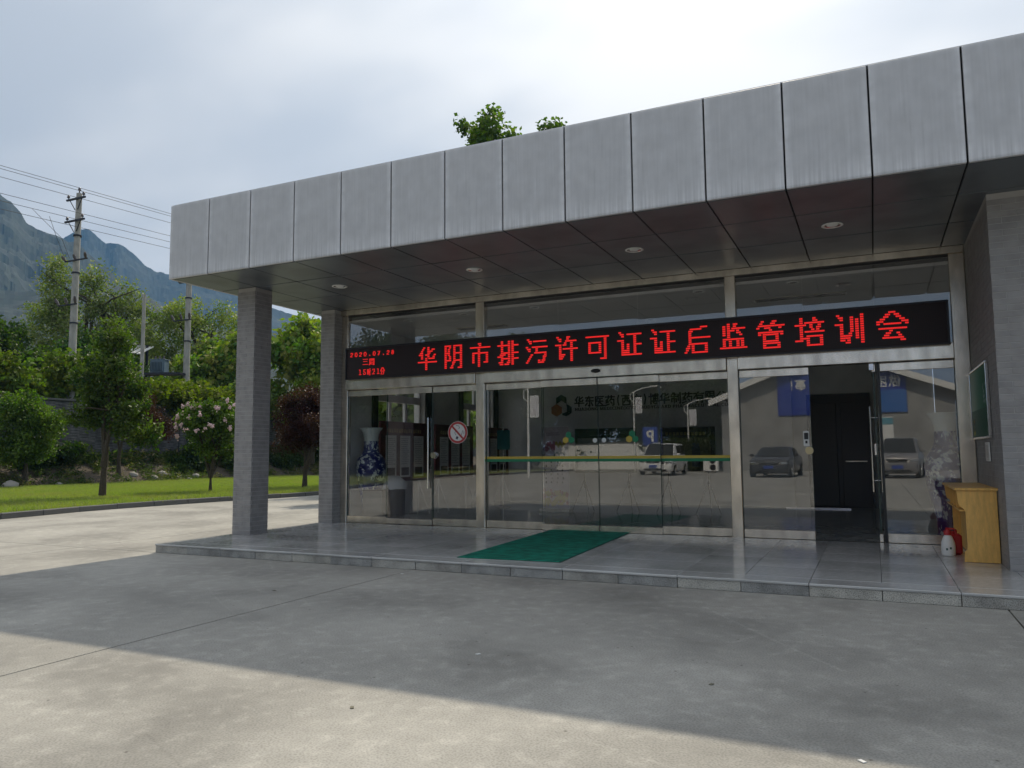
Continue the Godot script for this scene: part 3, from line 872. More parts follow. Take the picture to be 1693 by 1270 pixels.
func build_lobby() -> void:
	# vases
	var cel := mat("celadon", lin(0.66, 0.74, 0.70), 0.15)
	cel.clearcoat_enabled = true
	var im := Image.create(384, 384, false, Image.FORMAT_RGB8)
	var f1 := noise(90, 0.032, 4)
	var f2 := noise(91, 0.11, 3)
	for y in 384:
		for x in 384:
			var a := TAU * x / 384.0
			var p := Vector3(cos(a) * 61, y, sin(a) * 61)
			var v := f1.get_noise_3dv(p) + 0.45 * f2.get_noise_3dv(p)
			var white := Color(0.86, 0.90, 0.88)
			var ink := Color(0.04, 0.07, 0.42)
			var c := white.lerp(ink, smoothstep(-0.24, -0.06, v))
			for band in [36, 60, 190, 262, 320]:
				if absf(y - band) < 4: c = ink.lerp(white, 0.15)
			if y > 196 and y < 256 and v > -0.1: c = c.lerp(Color(0.35, 0.42, 0.66), 0.5)
			im.set_pixel(x, y, c)
	var vm := picture_mat("blue_white_glaze", im, 0.14)
	vm.clearcoat_enabled = true
	vase("blue and white floor vase behind the left glass panel beside the grey box", Vector3(-8.0, 0.111, -11.14), vm)
	vase("blue and white floor vase behind the right glass panel near the wooden desk", Vector3(0.83, 0.111, -11.12), vm)
	var pb := thing("plinth", "low grey box standing in front of the left vase", "plinth", Vector3(-7.74, 0.110, -10.87))
	part(pb, "body", box_mesh(Vector3(0.40, 0.53, 0.12), 0.006), mat("plinth_grey", lin(0.20, 0.195, 0.18), 0.7), Vector3(0, 0.265, 0))
	part(pb, "top", box_mesh(Vector3(0.42, 0.02, 0.14), 0.004), M.black_plastic, Vector3(0, 0.542, 0))
	var bin := thing("waste_bin", "dark blue bin with a white plastic bag bunched on top", "bin", Vector3(-7.72, 0.110, -11.42))
	var bg := Shape.new()
	bg.lathe([Vector2(0, 0), Vector2(0.19, 0), Vector2(0.20, 0.02), Vector2(0.215, 0.60), Vector2(0.225, 0.62), Vector2(0.215, 0.635), Vector2(0.0, 0.635)], 20)
	part(bin, "body", bg.mesh(), mat("navy_plastic", lin(0.012, 0.016, 0.035), 0.35))
	bg = Shape.new()
	var cloth := [Vector2(0.24, 0.55), Vector2(0.245, 0.64), Vector2(0.19, 0.70), Vector2(0.11, 0.75), Vector2(0.0, 0.765)]
	bg.lathe(cloth, 22)
	var fold := noise(95, 4.0, 3)
	for i in bg.v.size(): bg.v[i] += bg.n[i] * (0.08 * fold.get_noise_3dv(bg.v[i])) + Vector3(0, -0.03 * absf(fold.get_noise_3dv(bg.v[i] * 2.2)) , 0)
	part(bin, "bag", bg.mesh(), M.white_plastic)
	# honour boards along the side wall
	var maroon := mat("maroon_board", lin(0.14, 0.018, 0.025), 0.5)
	for k in 3:
		var t := Vector3(-7.86, 0.110, [-11.97, -13.85, -15.62][k])
		var o := thing("honour_board", ["dark red honour board of white panels nearest the left vase", "dark red honour board standing second along the window wall", "dark red honour board farthest along the window wall"][k], "display board", t, PI / 2, "dark red honour boards along the window wall")
		var face := poster(256, 176, Color(0.34, 0.07, 0.09))
		for j in 15: face.fill_rect(Rect2i(30 + j * 13, 18 + (j % 3), 7 + (j % 2) * 2, 11), Color(0.72, 0.62, 0.42))
		for j in 13: face.fill_rect(Rect2i(33 + j * 13, 22, 5, 2), Color(0.24, 0.055, 0.07))
		var b := board(o, 1.58, 0.66, 1.74, maroon, picture_mat("honour_face_%d" % k, face), M.white_paint)
		for j in 3:
			var sheet := poster(64, 128, Color(0.90, 0.89, 0.86))
			print_lines(sheet, Rect2i(6, 8, 54, 84), 6, Color(0.36, 0.34, 0.34))
			sheet.fill_rect(Rect2i(8, 98, 48, 24), Color(0.20, 0.10, 0.10))
			part(b, "sheet", front_quad(0.34, 0.76), picture_mat("sheet_%d_%d" % [k, j], sheet), Vector3(-0.46 + j * 0.46, -0.09, 0.026))
	# boards before the name wall
	var face := poster(128, 256, Color(0.74, 0.70, 0.72))
	for k in 26: blot(face, 14 + rng.randi_range(0, 46), 50 + rng.randi_range(0, 22), rng.randi_range(3, 8), Color(0.62, 0.36, 0.44))
	for k in 5: blot(face, 70 + k * 9, 52 + (k % 2) * 7, 7, Color(0.62, 0.55, 0.20))
	for k in 60:
		var a := TAU * k / 60.0
		blot(face, int(84 + 1.6 * 16 * pow(sin(a), 3) * 0.9), int(98 - 1.5 * (13 * cos(a) - 5 * cos(2 * a) - 2 * cos(3 * a) - cos(4 * a)) * 0.9), 3, Color(0.16, 0.32, 0.36))
	for j in 4: for i in 6: blot(face, 18 + j * 27 + rng.randi_range(-3, 3), 110 + i * 13, rng.randi_range(2, 4), Color(0.14, 0.12, 0.13))
	for k in 60: blot(face, rng.randi_range(4, 118), 200 + rng.randi_range(0, 44), rng.randi_range(4, 9), Color(0.70, 0.64, 0.36) if k % 3 else Color(0.66, 0.42, 0.42))
	print_lines(face, Rect2i(24, 18, 84, 14), 6, Color(0.3, 0.28, 0.3))
	var rp := thing("poster_stand", "upright pale poster with a dark heart and pink ink beside the green board", "poster", Vector3(-5.67, 0.110, -14.0))
	part(rp, "foot", box_mesh(Vector3(0.64, 0.07, 0.22), 0.01), M.steel, Vector3(0, 0.035, 0))
	part(rp, "sheet", box_mesh(Vector3(0.58, 1.60, 0.006)), M.white_paint, Vector3(0, 0.87, 0))
	part(rp, "print", front_quad(0.57, 1.58), picture_mat("poster_face", face), Vector3(0, 0.87, 0.0045))
	face = poster(256, 176, Color(0.03, 0.20, 0.15))
	face.fill_rect(Rect2i(8, 36, 240, 132), Color(0.50, 0.54, 0.53))
	print_lines(face, Rect2i(40, 12, 176, 8), 8, Color(0.02, 0.08, 0.06))
	print_lines(face, Rect2i(60, 23, 130, 8), 8, Color(0.55, 0.62, 0.55))
	for j in 5: print_lines(face, Rect2i(20, 48 + j * 22, 200, 9), 5, Color(0.38, 0.44, 0.44))
	var gb := thing("notice_board", "green bordered notice board with a pale centre on thin stands", "display board", Vector3(-4.80, 0.110, -14.5))
	board(gb, 1.27, 0.757, 1.63, mat("green_board", lin(0.01, 0.06, 0.04), 0.5), picture_mat("green_face", face), M.black_plastic)
	face = poster(256, 208, Color(0.055, 0.06, 0.05))
	for j in 11: face.fill_rect(Rect2i(24 + j * 18, 20, 12, 14), Color(0.52, 0.48, 0.22))
	for j in 11: face.fill_rect(Rect2i(27 + j * 18, 25 + j % 2, 6, 3), Color(0.055, 0.06, 0.05))
	face.fill_rect(Rect2i(12, 46, 228, 154), Color(0.33, 0.33, 0.21))
	face.fill_rect(Rect2i(150, 90, 40, 96), Color(0.15, 0.18, 0.24))
	for k in 24: blot(face, 168 + rng.randi_range(-14, 14), 84 + rng.randi_range(-10, 10), 4, Color(0.26, 0.30, 0.36))
	print_lines(face, Rect2i(24, 60, 110, 120), 9, Color(0.22, 0.22, 0.15))
	var yb := thing("notice_board", "dark headed notice board with an olive centre behind the right sliding door", "display board", Vector3(-3.18, 0.110, -14.5))
	board(yb, 1.04, 0.766, 1.62, M.black_plastic, picture_mat("olive_face", face), M.black_plastic)
	var tf := thing("teal_pennant", "small teal pennant hanging from a thin pole near the window corner", "pennant", Vector3(-7.22, 0.110, -14.85))
	var pg := Shape.new()
	pg.tube([Vector3(0, 0, 0), Vector3(0, 1.86, 0)], [0.012, 0.012], 8)
	pg.lathe([Vector2(0, 0.03), Vector2(0.16, 0.02), Vector2(0.16, 0), Vector2(0, 0)], 16)
	part(tf, "pole", pg.mesh(), M.steel)
	part(tf, "cloth", box_mesh(Vector3(0.30, 0.42, 0.012), 0.004), mat("teal_cloth", lin(0.02, 0.20, 0.22), 0.8), Vector3(0.02, 1.44, 0.02))
	# name of the firm on the end wall
	var black := mat("letter_black", lin(0.012, 0.013, 0.014), 0.4)
	var zw := -16.798
	var name_sign := thing("wall_lettering", "black raised company name lettering on the grey end wall", "lettering", Vector3(-4.4, 2.2, zw))
	var text := "华东医药(西安)博华制药有限公司"
	var x := -6.285
	for ch in text:
		var g := Shape.new()
		var w := 0.105 if ch in "()" else 0.218
		lettering(g, ch, Vector3.ZERO, w, 0.225, 0.030, 0.018)
		part(name_sign, "character", g.mesh(), black, Vector3(x + 4.4, 0.140, 0))
		x += w + 0.032
	x -= 0.03
	var tm := words("HUADONG MEDICINE(XI'AN)BODYGUARD PHARMACEUTICAL CO.LTD", 0.105, 0.014)
	var ab := tm.get_aabb()
	var en := part(name_sign, "latin_name", tm, black)
	var sx := (x + 6.285) / ab.size.x
	en.scale = Vector3(sx, 0.088 / ab.size.y, 1)
	en.position = Vector3(-6.285 + 4.4 - ab.position.x * sx, 0.022 - ab.position.y * 0.088 / ab.size.y, 0.008)
	var em := thing("wall_emblem", "three part hexagon emblem in green and orange beside the company name", "emblem", Vector3(-6.625, 2.36, zw))
	var r := 0.148
	var hexa := func(c: Vector2, k: int) -> Vector2: return c + Vector2.from_angle(PI / 2 - k * PI / 3) * r
	var c1 := Vector2(0, 0.128)
	var c2 := Vector2(-0.123, -0.092)
	var c3 := Vector2(0.123, -0.092)
	var dark := mat("emblem_green", lin(0.010, 0.055, 0.035), 0.4)
	for q in [[PackedVector2Array([hexa.call(c1, 0), hexa.call(c1, 1), hexa.call(c1, 2), c1 + Vector2(0, 0.01), hexa.call(c1, 4), hexa.call(c1, 5)]), dark],
			[PackedVector2Array([hexa.call(c2, 0), hexa.call(c2, 1), hexa.call(c2, 2), hexa.call(c2, 3), hexa.call(c2, 4), hexa.call(c2, 5)]), mat("emblem_orange", lin(0.30, 0.075, 0.015), 0.4)],
			[PackedVector2Array([hexa.call(c3, 0), hexa.call(c3, 1), hexa.call(c3, 2), hexa.call(c3, 3), hexa.call(c3, 3) + Vector2(-0.10, 0.03), hexa.call(c3, 3) + Vector2(-0.10, 0.07), c3 + Vector2(0.02, -0.04), c3 + Vector2(0.02, 0.06)]), dark]]:
		var g := Shape.new()
		g.prism(q[0], 0.0, 0.02)
		part(em, "hexagon", g.mesh(), q[1])
	# fittings on the lobby ceiling
	var dl := 0
	for p in [[-7.18, -11.03], [-6.03, -10.95], [-4.75, -10.95], [-2.17, -10.95], [-0.89, -10.95], [-6.9, -12.9], [-3.4, -12.9]]:
		var o := thing("ceiling_downlight", "", "ceiling light", Vector3(p[0], 3.56, p[1]), 0.0, "unlit downlights in the lobby ceiling")
		o.set_meta("label", "unlit lobby downlight seen through the transom glass of the " + ["left bay, left one", "left bay, right one", "middle bay, left one", "middle bay, right one", "right bay", "left bay, deep inside", "middle bay, deep inside"][dl])
		dl += 1
		var g := Shape.new()
		g.lathe([Vector2(0.085, 0), Vector2(0.09, -0.012), Vector2(0.065, -0.014), Vector2(0.06, -0.004)], 20)
		part(o, "ring", g.mesh(), M.white_plastic)
		g = Shape.new()
		g.lathe([Vector2(0.06, -0.004), Vector2(0.03, -0.003), Vector2(0, -0.002)], 16)
		part(o, "recess", g.mesh(), M.black_plastic)
	for p in [[-6.34, -12.2, 1.0], [-0.9, -12.0, 1.3]]:
		var o := thing("air_slot", "long dark air slot in the lobby ceiling above the %s" % ["left doors", "open door"][0 if p[0] < -5 else 1], "air vent", Vector3(p[0], 3.56, p[1]))
		part(o, "frame", box_mesh(Vector3(p[2], 0.02, 0.20), 0.004), M.steel, Vector3(0, -0.008, 0))
		for k in 3: part(o, "slot", box_mesh(Vector3(p[2] - 0.05, 0.008, 0.045)), M.dark_void, Vector3(0, -0.018, -0.06 + k * 0.06))

# ---------- the display over the doors ----------
func build_sign() -> void:
	var zf := -10.525
	var o := thing("led_sign", "long black display over the doors with glowing red Chinese characters", "led sign", Vector3(-3.6, 2.8, zf))
	var frame := mat("sign_frame", lin(0.012, 0.012, 0.018), 0.35)
	part(o, "case", box_mesh(Vector3(9.0, 0.53, 0.10), 0.006), frame, Vector3(0, 0, -0.06))
	for q in [[Vector3(0, 0.262, 0), Vector3(9.01, 0.022, 0.03)], [Vector3(0, -0.262, 0), Vector3(9.01, 0.022, 0.03)], [Vector3(-4.497, 0, 0), Vector3(0.022, 0.502, 0.03)], [Vector3(4.49, 0, 0), Vector3(0.024, 0.502, 0.03)]]:
		part(o, "trim", box_mesh(q[1], 0.003), frame, q[0] + Vector3(0, 0, -0.006))
	# unlit lamps: a fine grid of dark red on black
	var im := Image.create(16, 16, false, Image.FORMAT_RGB8)
	im.fill(Color(0.085, 0.03, 0.05))
	for j in 4: for i in 4: im.fill_rect(Rect2i(i * 4 + 1, j * 4 + 1, 2, 2), Color(0.20, 0.045, 0.07))
	var face := picture_mat("sign_face", im, 0.55)
	face.uv1_triplanar = true
	face.uv1_scale = Vector3(11.5, 11.5, 11.5)
	part(o, "face", front_quad(8.96, 0.502), face, Vector3(0, 0, -0.006))
	var lit := mat("led_red", lin(0.5, 0.01, 0.01), 0.5)
	lit.emission_enabled = true
	lit.emission = Color(1.0, 0.16, 0.15)
	lit.emission_energy_multiplier = 0.42
	var glow := func(called: String, ch: String, at: Vector3, w: float, h: float, n: int, rows: int) -> void:
		var g := Shape.new()
		var dx := w / n
		var dy := h / rows
		for cell: Vector2i in dots(ch, n, rows):
			g.box(Vector3((cell.x + 0.5) * dx, h - (cell.y + 0.5) * dy, 0.002), Vector3(dx * 0.93, dy * 0.68, 0.004))
		stuff(part(o, called, g.mesh(), lit, at))
	var text := "华阴市排污许可证证后监管培训会"
	for k in text.length():
		glow.call("lit_character", text[k], Vector3(lerpf(-6.655, 0.105, k / 14.0) + 3.6, -0.19, -0.004), 0.36, 0.38, 18, 13)
	var small := "2020.07.28"
	for k in small.length(): glow.call("lit_digit", small[k], Vector3(-8.03 + k * 0.093 + 3.6, 0.112, -0.004), 0.088, 0.075, 9, 7)
	small = "三周"
	for k in 2: glow.call("lit_digit", small[k], Vector3(-7.76 + k * 0.135 + 3.6, -0.045, -0.004), 0.125, 0.125, 12, 10)
	small = "15时21分"
	for k in 6: glow.call("lit_digit", small[k], Vector3(-7.85 + k * 0.092 + 3.6, -0.215, -0.004), 0.088, 0.12, 11, 9)

# ---------- things at the entrance ----------
func build_entrance_things() -> void:
	for k in 4:
		var x: float = [-7.065, -4.80, -2.56, -0.30][k]
		var o := thing("canopy_downlight", ["round recessed downlight in the canopy nearest the front column", "round recessed downlight in the canopy second from the front column", "round recessed downlight in the canopy above the green mat's right edge", "round recessed downlight in the canopy nearest the right wing wall"][k], "downlight", Vector3(x, SOFFIT, -9.01), 0.0, "downlights in the canopy")
		var g := Shape.new()
		g.lathe([Vector2(0.096, 0.002), Vector2(0.112, -0.002), Vector2(0.114, -0.010), Vector2(0.098, -0.013), Vector2(0.090, -0.006)], 28)
		part(o, "ring", g.mesh(), M.white_plastic)
		g = Shape.new()
		g.lathe([Vector2(0.090, -0.006), Vector2(0.078, -0.003), Vector2(0.062, -0.0015)], 28)
		part(o, "reflector", g.mesh(), M.bright_steel)
		g = Shape.new()
		g.lathe([Vector2(0.062, -0.0015), Vector2(0.052, -0.012), Vector2(0.03, -0.018), Vector2(0, -0.020)], 24)
		part(o, "diffuser", g.mesh(), M.white_paint)
	# no smoking roundel on the glass of the left bay
	var ns := thing("no_smoking_sign", "round red and white no smoking sign stuck on the left glass", "sign", Vector3(-5.995, 1.597, FACADE - 0.004))
	var red := mat("sign_red", lin(0.42, 0.035, 0.035), 0.5)
	part(ns, "plate", disc(0.178, 40), M.white_paint)
	var g := Shape.new()
	for k in 48:
		var a := Vector2.from_angle(TAU * k / 48)
		var b := Vector2.from_angle(TAU * (k + 1) / 48)
		g.quad(Vector3(a.x, a.y, 0) * 0.136, Vector3(b.x, b.y, 0) * 0.136, Vector3(b.x, b.y, 0) * 0.172, Vector3(a.x, a.y, 0) * 0.172, Vector3.BACK)
	part(ns, "red_ring", g.mesh(), red, Vector3(0, 0, 0.0022))
	var ink := mat("sign_ink", lin(0.04, 0.045, 0.07), 0.5)
	g = Shape.new()
	g.box(Vector3(-0.012, -0.085, 0), Vector3(0.045, 0.04, 0.001), Basis(Vector3.BACK, 1.1))
	g.tube([Vector3(-0.03, -0.045, 0), Vector3(-0.055, -0.005, 0), Vector3(-0.03, 0.035, 0)], [0.004, 0.004, 0.004], 6)
	part(ns, "match", g.mesh(), ink, Vector3(0, 0, 0.0025))
	g = Shape.new()
	g.tube([Vector3(-0.03, 0.11, 0), Vector3(0.02, 0.105, 0), Vector3(0.035, 0.07, 0), Vector3(0.015, 0.06, 0)], [0.004, 0.004, 0.004, 0.004], 6)
	g.tube([Vector3(0.065, -0.055, 0), Vector3(0.09, 0.03, 0), Vector3(0.115, 0.02, 0), Vector3(0.11, -0.03, 0)], [0.004, 0.004, 0.004, 0.004], 6)
	part(ns, "smoke", g.mesh(), ink, Vector3(0, 0, 0.0025))
	g = Shape.new()
	g.box(Vector3.ZERO, Vector3(0.28, 0.030, 0.001), Basis(Vector3.BACK, -PI / 4))
	part(ns, "bar", g.mesh(), red, Vector3(0, 0, 0.0065))
	# green mat
	var gm := mat("mat_green", lin(0.010, 0.34, 0.23), 0.9)
	over_world(gm, grain(100, 256, 0.02, 0.62, 1.12, 5), Vector3(0.9, 0.9, 0.9), grain(101, 128, 0.35, 0.75, 1.1, 1), Vector3(6, 6, 6))
	var mt := thing("entrance_mat", "long green ribbed mat laid before the sliding doors", "mat", Vector3(-3.70, TOP + 0.002, -9.08), 0.057)
	part(mt, "carpet", box_mesh(Vector3(1.17, 0.010, 3.14), 0.003), gm, Vector3(0, 0.006, 0))
	var rib := Shape.new()
	for k in 58: rib.box(Vector3(-0.57 + k * 0.02, 0.012, 0), Vector3(0.010, 0.003, 3.11))
	stuff(part(mt, "ribs", rib.mesh(), gm))
	for s in [-1.0, 1.0]: part(mt, "edging", box_mesh(Vector3(0.012, 0.009, 3.15), 0.002), mat("mat_edge", lin(0.006, 0.12, 0.085), 0.8), Vector3(s * 0.592, 0.0045, 0))
	# wooden desk against the wing wall
	var wood := mat("beech_board", lin(0.88, 0.51, 0.135), 0.45)
	over_world(wood, grain(102, 512, 0.02, 0.90, 1.04, 5), Vector3(2.2, 0.35, 2.2), grain(103, 256, 0.1, 0.92, 1.04, 3), Vector3(9, 0.7, 9))
	var dk := thing("desk", "pale wooden reception desk pushed against the right wing wall", "desk", Vector3(0.925, TOP, -9.86))
	var side := PackedVector2Array([Vector2(-0.175, 0.72), Vector2(-0.165, 0.60), Vector2(-0.155, 0.565), Vector2(-0.118, 0.535), Vector2(-0.105, 0.50), Vector2(-0.103, 0.16), Vector2(-0.108, 0.125), Vector2(-0.13, 0.10), Vector2(-0.135, 0.0), Vector2(0.178, 0.0), Vector2(0.178, 0.72)])
	for s in [-1.0, 1.0]:
		var pg := Shape.new()
		pg.prism(side, -0.012, 0.012)
		part(dk, "end_panel", pg.mesh(), wood, Vector3(0, 0.004, s * 0.735))
	part(dk, "top", box_mesh(Vector3(0.385, 0.026, 1.53), 0.004), wood, Vector3(0.0, 0.738, 0))
	part(dk, "back_panel", box_mesh(Vector3(0.016, 0.70, 1.44)), wood, Vector3(0.165, 0.364, 0))
	part(dk, "inner_panel", box_mesh(Vector3(0.016, 0.50, 1.44)), wood, Vector3(-0.02, 0.26, 0))
	part(dk, "shelf", box_mesh(Vector3(0.30, 0.016, 1.44)), wood, Vector3(-0.005, 0.52, 0))
	for z in [-0.36, 0.0, 0.36]: part(dk, "divider", box_mesh(Vector3(0.29, 0.195, 0.016)), wood, Vector3(-0.005, 0.626, z))
	# spray bottle and red dustpan before it
	var bt := thing("white_bottle", "white plastic bottle with a red cap on the floor beside the desk", "bottle", Vector3(0.685, TOP, -9.62))
	g = Shape.new()
	g.lathe([Vector2(0, 0), Vector2(0.058, 0), Vector2(0.068, 0.012), Vector2(0.070, 0.09), Vector2(0.066, 0.14), Vector2(0.045, 0.20), Vector2(0.030, 0.222), Vector2(0.028, 0.235)], 24)
	part(bt, "body", g.mesh(), M.white_plastic)
	g = Shape.new()
	g.lathe([Vector2(0.038, 0.222), Vector2(0.040, 0.265), Vector2(0.022, 0.275), Vector2(0.018, 0.30), Vector2(0, 0.302)], 20)
	g.box(Vector3(0.03, 0.29, 0), Vector3(0.07, 0.018, 0.022))
	part(bt, "cap", g.mesh(), M.red_plastic)
	for k in 2: part(bt, "print", box_mesh(Vector3(0.018, 0.022, 0.002)), mat("bottle_print", lin(0.03, 0.09, 0.08), 0.5), Vector3(-0.018 + k * 0.036, 0.075 + k * 0.012, 0.0692))
	var jug := thing("red_canister", "red plastic canister half hidden behind the white bottle", "canister", Vector3(0.775, TOP, -9.80))
	g = Shape.new()
	g.bevel(Vector3(0, 0.11, 0), Vector3(0.11, 0.22, 0.15), 0.02)
	part(jug, "body", g.mesh(), M.red_plastic)
	g = Shape.new()
	g.tube([Vector3(0, 0.21, -0.05), Vector3(0, 0.26, -0.04), Vector3(0, 0.26, 0.04), Vector3(0, 0.21, 0.05)], [0.012, 0.012, 0.012, 0.012], 8)
	g.tube([Vector3(-0.03, 0.215, 0.03), Vector3(-0.03, 0.25, 0.03)], [0.022, 0.02], 12)
	part(jug, "handle", g.mesh(), M.red_plastic)
	# framed picture and small plate on the return wall
	var face := poster(192, 112, Color(0.10, 0.34, 0.26))
	for x in 192:
		for y in 112:
			var f := smoothstep(0.0, 1.0, x / 192.0)
			var c := Color(0.58, 0.66, 0.60).lerp(Color(0.05, 0.36, 0.24), f)
			if y > 66: c = c.lerp(Color(0.10, 0.28, 0.22), 0.7)
			face.set_pixel(x, y, c)
	for k in 24: blot(face, 8 + rng.randi_range(0, 26), 84 + rng.randi_range(0, 22), rng.randi_range(2, 5), Color(0.62, 0.60, 0.16) if k % 3 == 0 else Color(0.05, 0.09, 0.06))
	for k in 16: blot(face, 150 + rng.randi_range(0, 30), 30 + rng.randi_range(0, 30), 3, Color(0.55, 0.62, 0.60))
	var pc := thing("framed_picture", "green landscape picture in a thin steel frame on the return wall", "picture", Vector3(1.106, 1.775, -9.90), -PI / 2)
	part(pc, "backing", box_mesh(Vector3(1.40, 0.78, 0.018)), M.black_plastic, Vector3(0, 0, 0.008))
	part(pc, "print", front_quad(1.36, 0.75), picture_mat("landscape", face, 0.55), Vector3(0, 0, 0.0195))
	for q in [[Vector3(0, 0.39, 0.014), Vector3(1.44, 0.022, 0.03)], [Vector3(0, -0.39, 0.014), Vector3(1.44, 0.022, 0.03)], [Vector3(-0.709, 0, 0.014), Vector3(0.022, 0.756, 0.03)], [Vector3(0.709, 0, 0.014), Vector3(0.022, 0.756, 0.03)]]:
		part(pc, "frame", box_mesh(q[1], 0.004), M.bright_steel, q[0])
	face = poster(64, 64, Color(0.82, 0.82, 0.80))
	for k in 3: print_lines(face, Rect2i(12 + k * 14, 10, 8, 46), 4, Color(0.25, 0.25, 0.25))
	var pt := thing("wall_plate", "small white printed plate on the return wall beneath the picture", "sign", Vector3(1.106, 1.232, -9.53), -PI / 2)
	part(pt, "plate", box_mesh(Vector3(0.28, 0.20, 0.012), 0.003), M.white_plastic, Vector3(0, 0, 0.006))
	part(pt, "print", front_quad(0.27, 0.19), picture_mat("plate_print", face), Vector3(0, 0, 0.0125))

# ---------- plants ----------
# a bunch of leaves of unit radius; each leaf a small folded blade
func bunch(count: int, length: float, width: float, seed_: int) -> Mesh:
	var r := RandomNumberGenerator.new()
	r.seed = seed_
	var g := Shape.new()
	for k in count:
		var at := Vector3(r.randfn(), r.randfn(), r.randfn()).normalized() * pow(r.randf(), 0.45)
		var d := (at * 0.5 + Vector3(r.randfn(), r.randfn() - 0.35, r.randfn())).normalized()
		var s := d.cross(Vector3(r.randfn(), r.randfn() * 0.5 + 0.8, r.randfn())).normalized()
		var up := s.cross(d).normalized()
		var l := length * r.randf_range(0.7, 1.25)
		var w := width * r.randf_range(0.8, 1.2) * 0.5
		var mid := at + d * l * 0.5 - up * w * 0.35
		var v := r.randf_range(0.72, 1.22)
		g.col = Color(v * r.randf_range(0.92, 1.12), v, v * r.randf_range(0.85, 1.1))
		for side in [1.0, -1.0]:
			var rim: Vector3 = at + d * l * 0.45 + s * w * side
			if side > 0: g.tri(at, rim, at + d * l)
			else: g.tri(at, at + d * l, rim)
	return g.mesh()

var bunches := {}

func leaf_mat(called: String, rough := 0.5, through := 1.0) -> StandardMaterial3D:
	var m := mat(called, Color.WHITE, rough)
	m.vertex_color_use_as_albedo = true
	m.backlight_enabled = true
	m.backlight = Color(0.85, 1.0, 0.35) * through
	return m

func scatter(parent: Node3D, called: String, m: Mesh, material: Material, where: Array, tints: PackedColorArray) -> MultiMeshInstance3D:
	var mm := MultiMesh.new()
	mm.transform_format = MultiMesh.TRANSFORM_3D
	mm.use_colors = true
	mm.mesh = m
	mm.instance_count = where.size()
	for i in where.size():
		mm.set_instance_transform(i, where[i])
		mm.set_instance_color(i, tints[i])
	var o := MultiMeshInstance3D.new()
	o.name = numbered(parent, called)
	o.multimesh = mm
	o.material_override = material
	parent.add_child(o, true)
	return o

func any_turn() -> Basis:
	return Basis(Vector3(rng.randfn(), rng.randfn(), rng.randfn()).normalized(), rng.randf() * TAU)

# crown: lobes of [centre, radii]; trunks: arrays of points, thickest first
func tree(called: String, label: String, category: String, at: Vector3, trunks: Array, girth: float, lobes: Array, count: int, size: float, kind: String, dark: Color, pale: Color, bark: Material, gaps := 0.0, group := "", limbs := 7) -> Node3D:
	var o := thing(called, label, category, at, 0.0, group)
	var g := Shape.new()
	var weights := []
	var total := 0.0
	# the outline is broken up by smaller tufts round each main lobe
	var all := []
	for l in lobes:
		all.append([l[0], l[1] * 0.86])
		for k in 5:
			var d := Vector3(rng.randfn(), rng.randfn() * 0.9 + 0.15, rng.randfn()).normalized()
			all.append([l[0] + d * l[1] * rng.randf_range(0.75, 1.02), l[1] * rng.randf_range(0.22, 0.42)])
	lobes = all
	for l in lobes:
		total += pow(l[1].x * l[1].y * l[1].z, 0.8)
		weights.append(total)
	for t in trunks:
		var rad := []
		for i in t.size(): rad.append(girth * lerpf(1.0, 0.42, float(i) / (t.size() - 1)) * (1.25 if i == 0 else 1.0))
		g.tube(t, rad, 9)
		for k in limbs:
			var l: Array = lobes[rng.randi() % lobes.size()]
			var end: Vector3 = l[0] + Vector3(rng.randf_range(-0.7, 0.7), rng.randf_range(-0.3, 0.75), rng.randf_range(-0.7, 0.7)) * l[1]
			var start: Vector3 = t[-1].lerp(t[-2], rng.randf_range(0.0, 0.9))
			if end.y < start.y: continue
			var mid: Vector3 = start.lerp(end, 0.5) + Vector3(rng.randfn(), 0.6, rng.randfn()) * 0.08 * (end - start).length()
			g.tube([start, mid, end], [girth * 0.40, girth * 0.25, girth * 0.08], 6, false)
	part(o, "trunk", g.mesh(), bark)
	var where := []
	var tints := PackedColorArray()
	var f := noise(rng.randi() % 1000, 0.9 / maxf(lobes[0][1].x, 0.5), 3)
	var tries := 0
	while where.size() < count and tries < count * 8:
		tries += 1
		var pick := rng.randf() * total
		var n := 0
		while weights[n] < pick: n += 1
		var l: Array = lobes[n]
		var d := Vector3(rng.randfn(), rng.randfn(), rng.randfn()).normalized() * pow(rng.randf(), 0.42)
		var p: Vector3 = l[0] + d * l[1] * (1.0 + 0.22 * f.get_noise_3dv(d * l[1] * 1.7))
		if f.get_noise_3dv(p * 1.6) < gaps - 0.30: continue
		where.append(Transform3D(any_turn().scaled(Vector3.ONE * size * rng.randf_range(0.65, 1.25)), p))
		var c := dark.lerp(pale, clampf(rng.randf() * 0.55 + 1.1 * f.get_noise_3dv(p * 2.3) + 0.24, 0.0, 1.0))
		tints.append(c)
	if not bunches.has(kind):
		bunches[kind] = {"small": bunch(34, 0.46, 0.30, 1), "poplar": bunch(26, 0.36, 0.32, 2), "broad": bunch(22, 0.66, 0.50, 3), "long": bunch(34, 0.62, 0.17, 4), "fine": bunch(46, 0.32, 0.22, 5)}[kind]
	part(o, "crown", gathered(bunches[kind], where, tints), M.leaf)
	return o

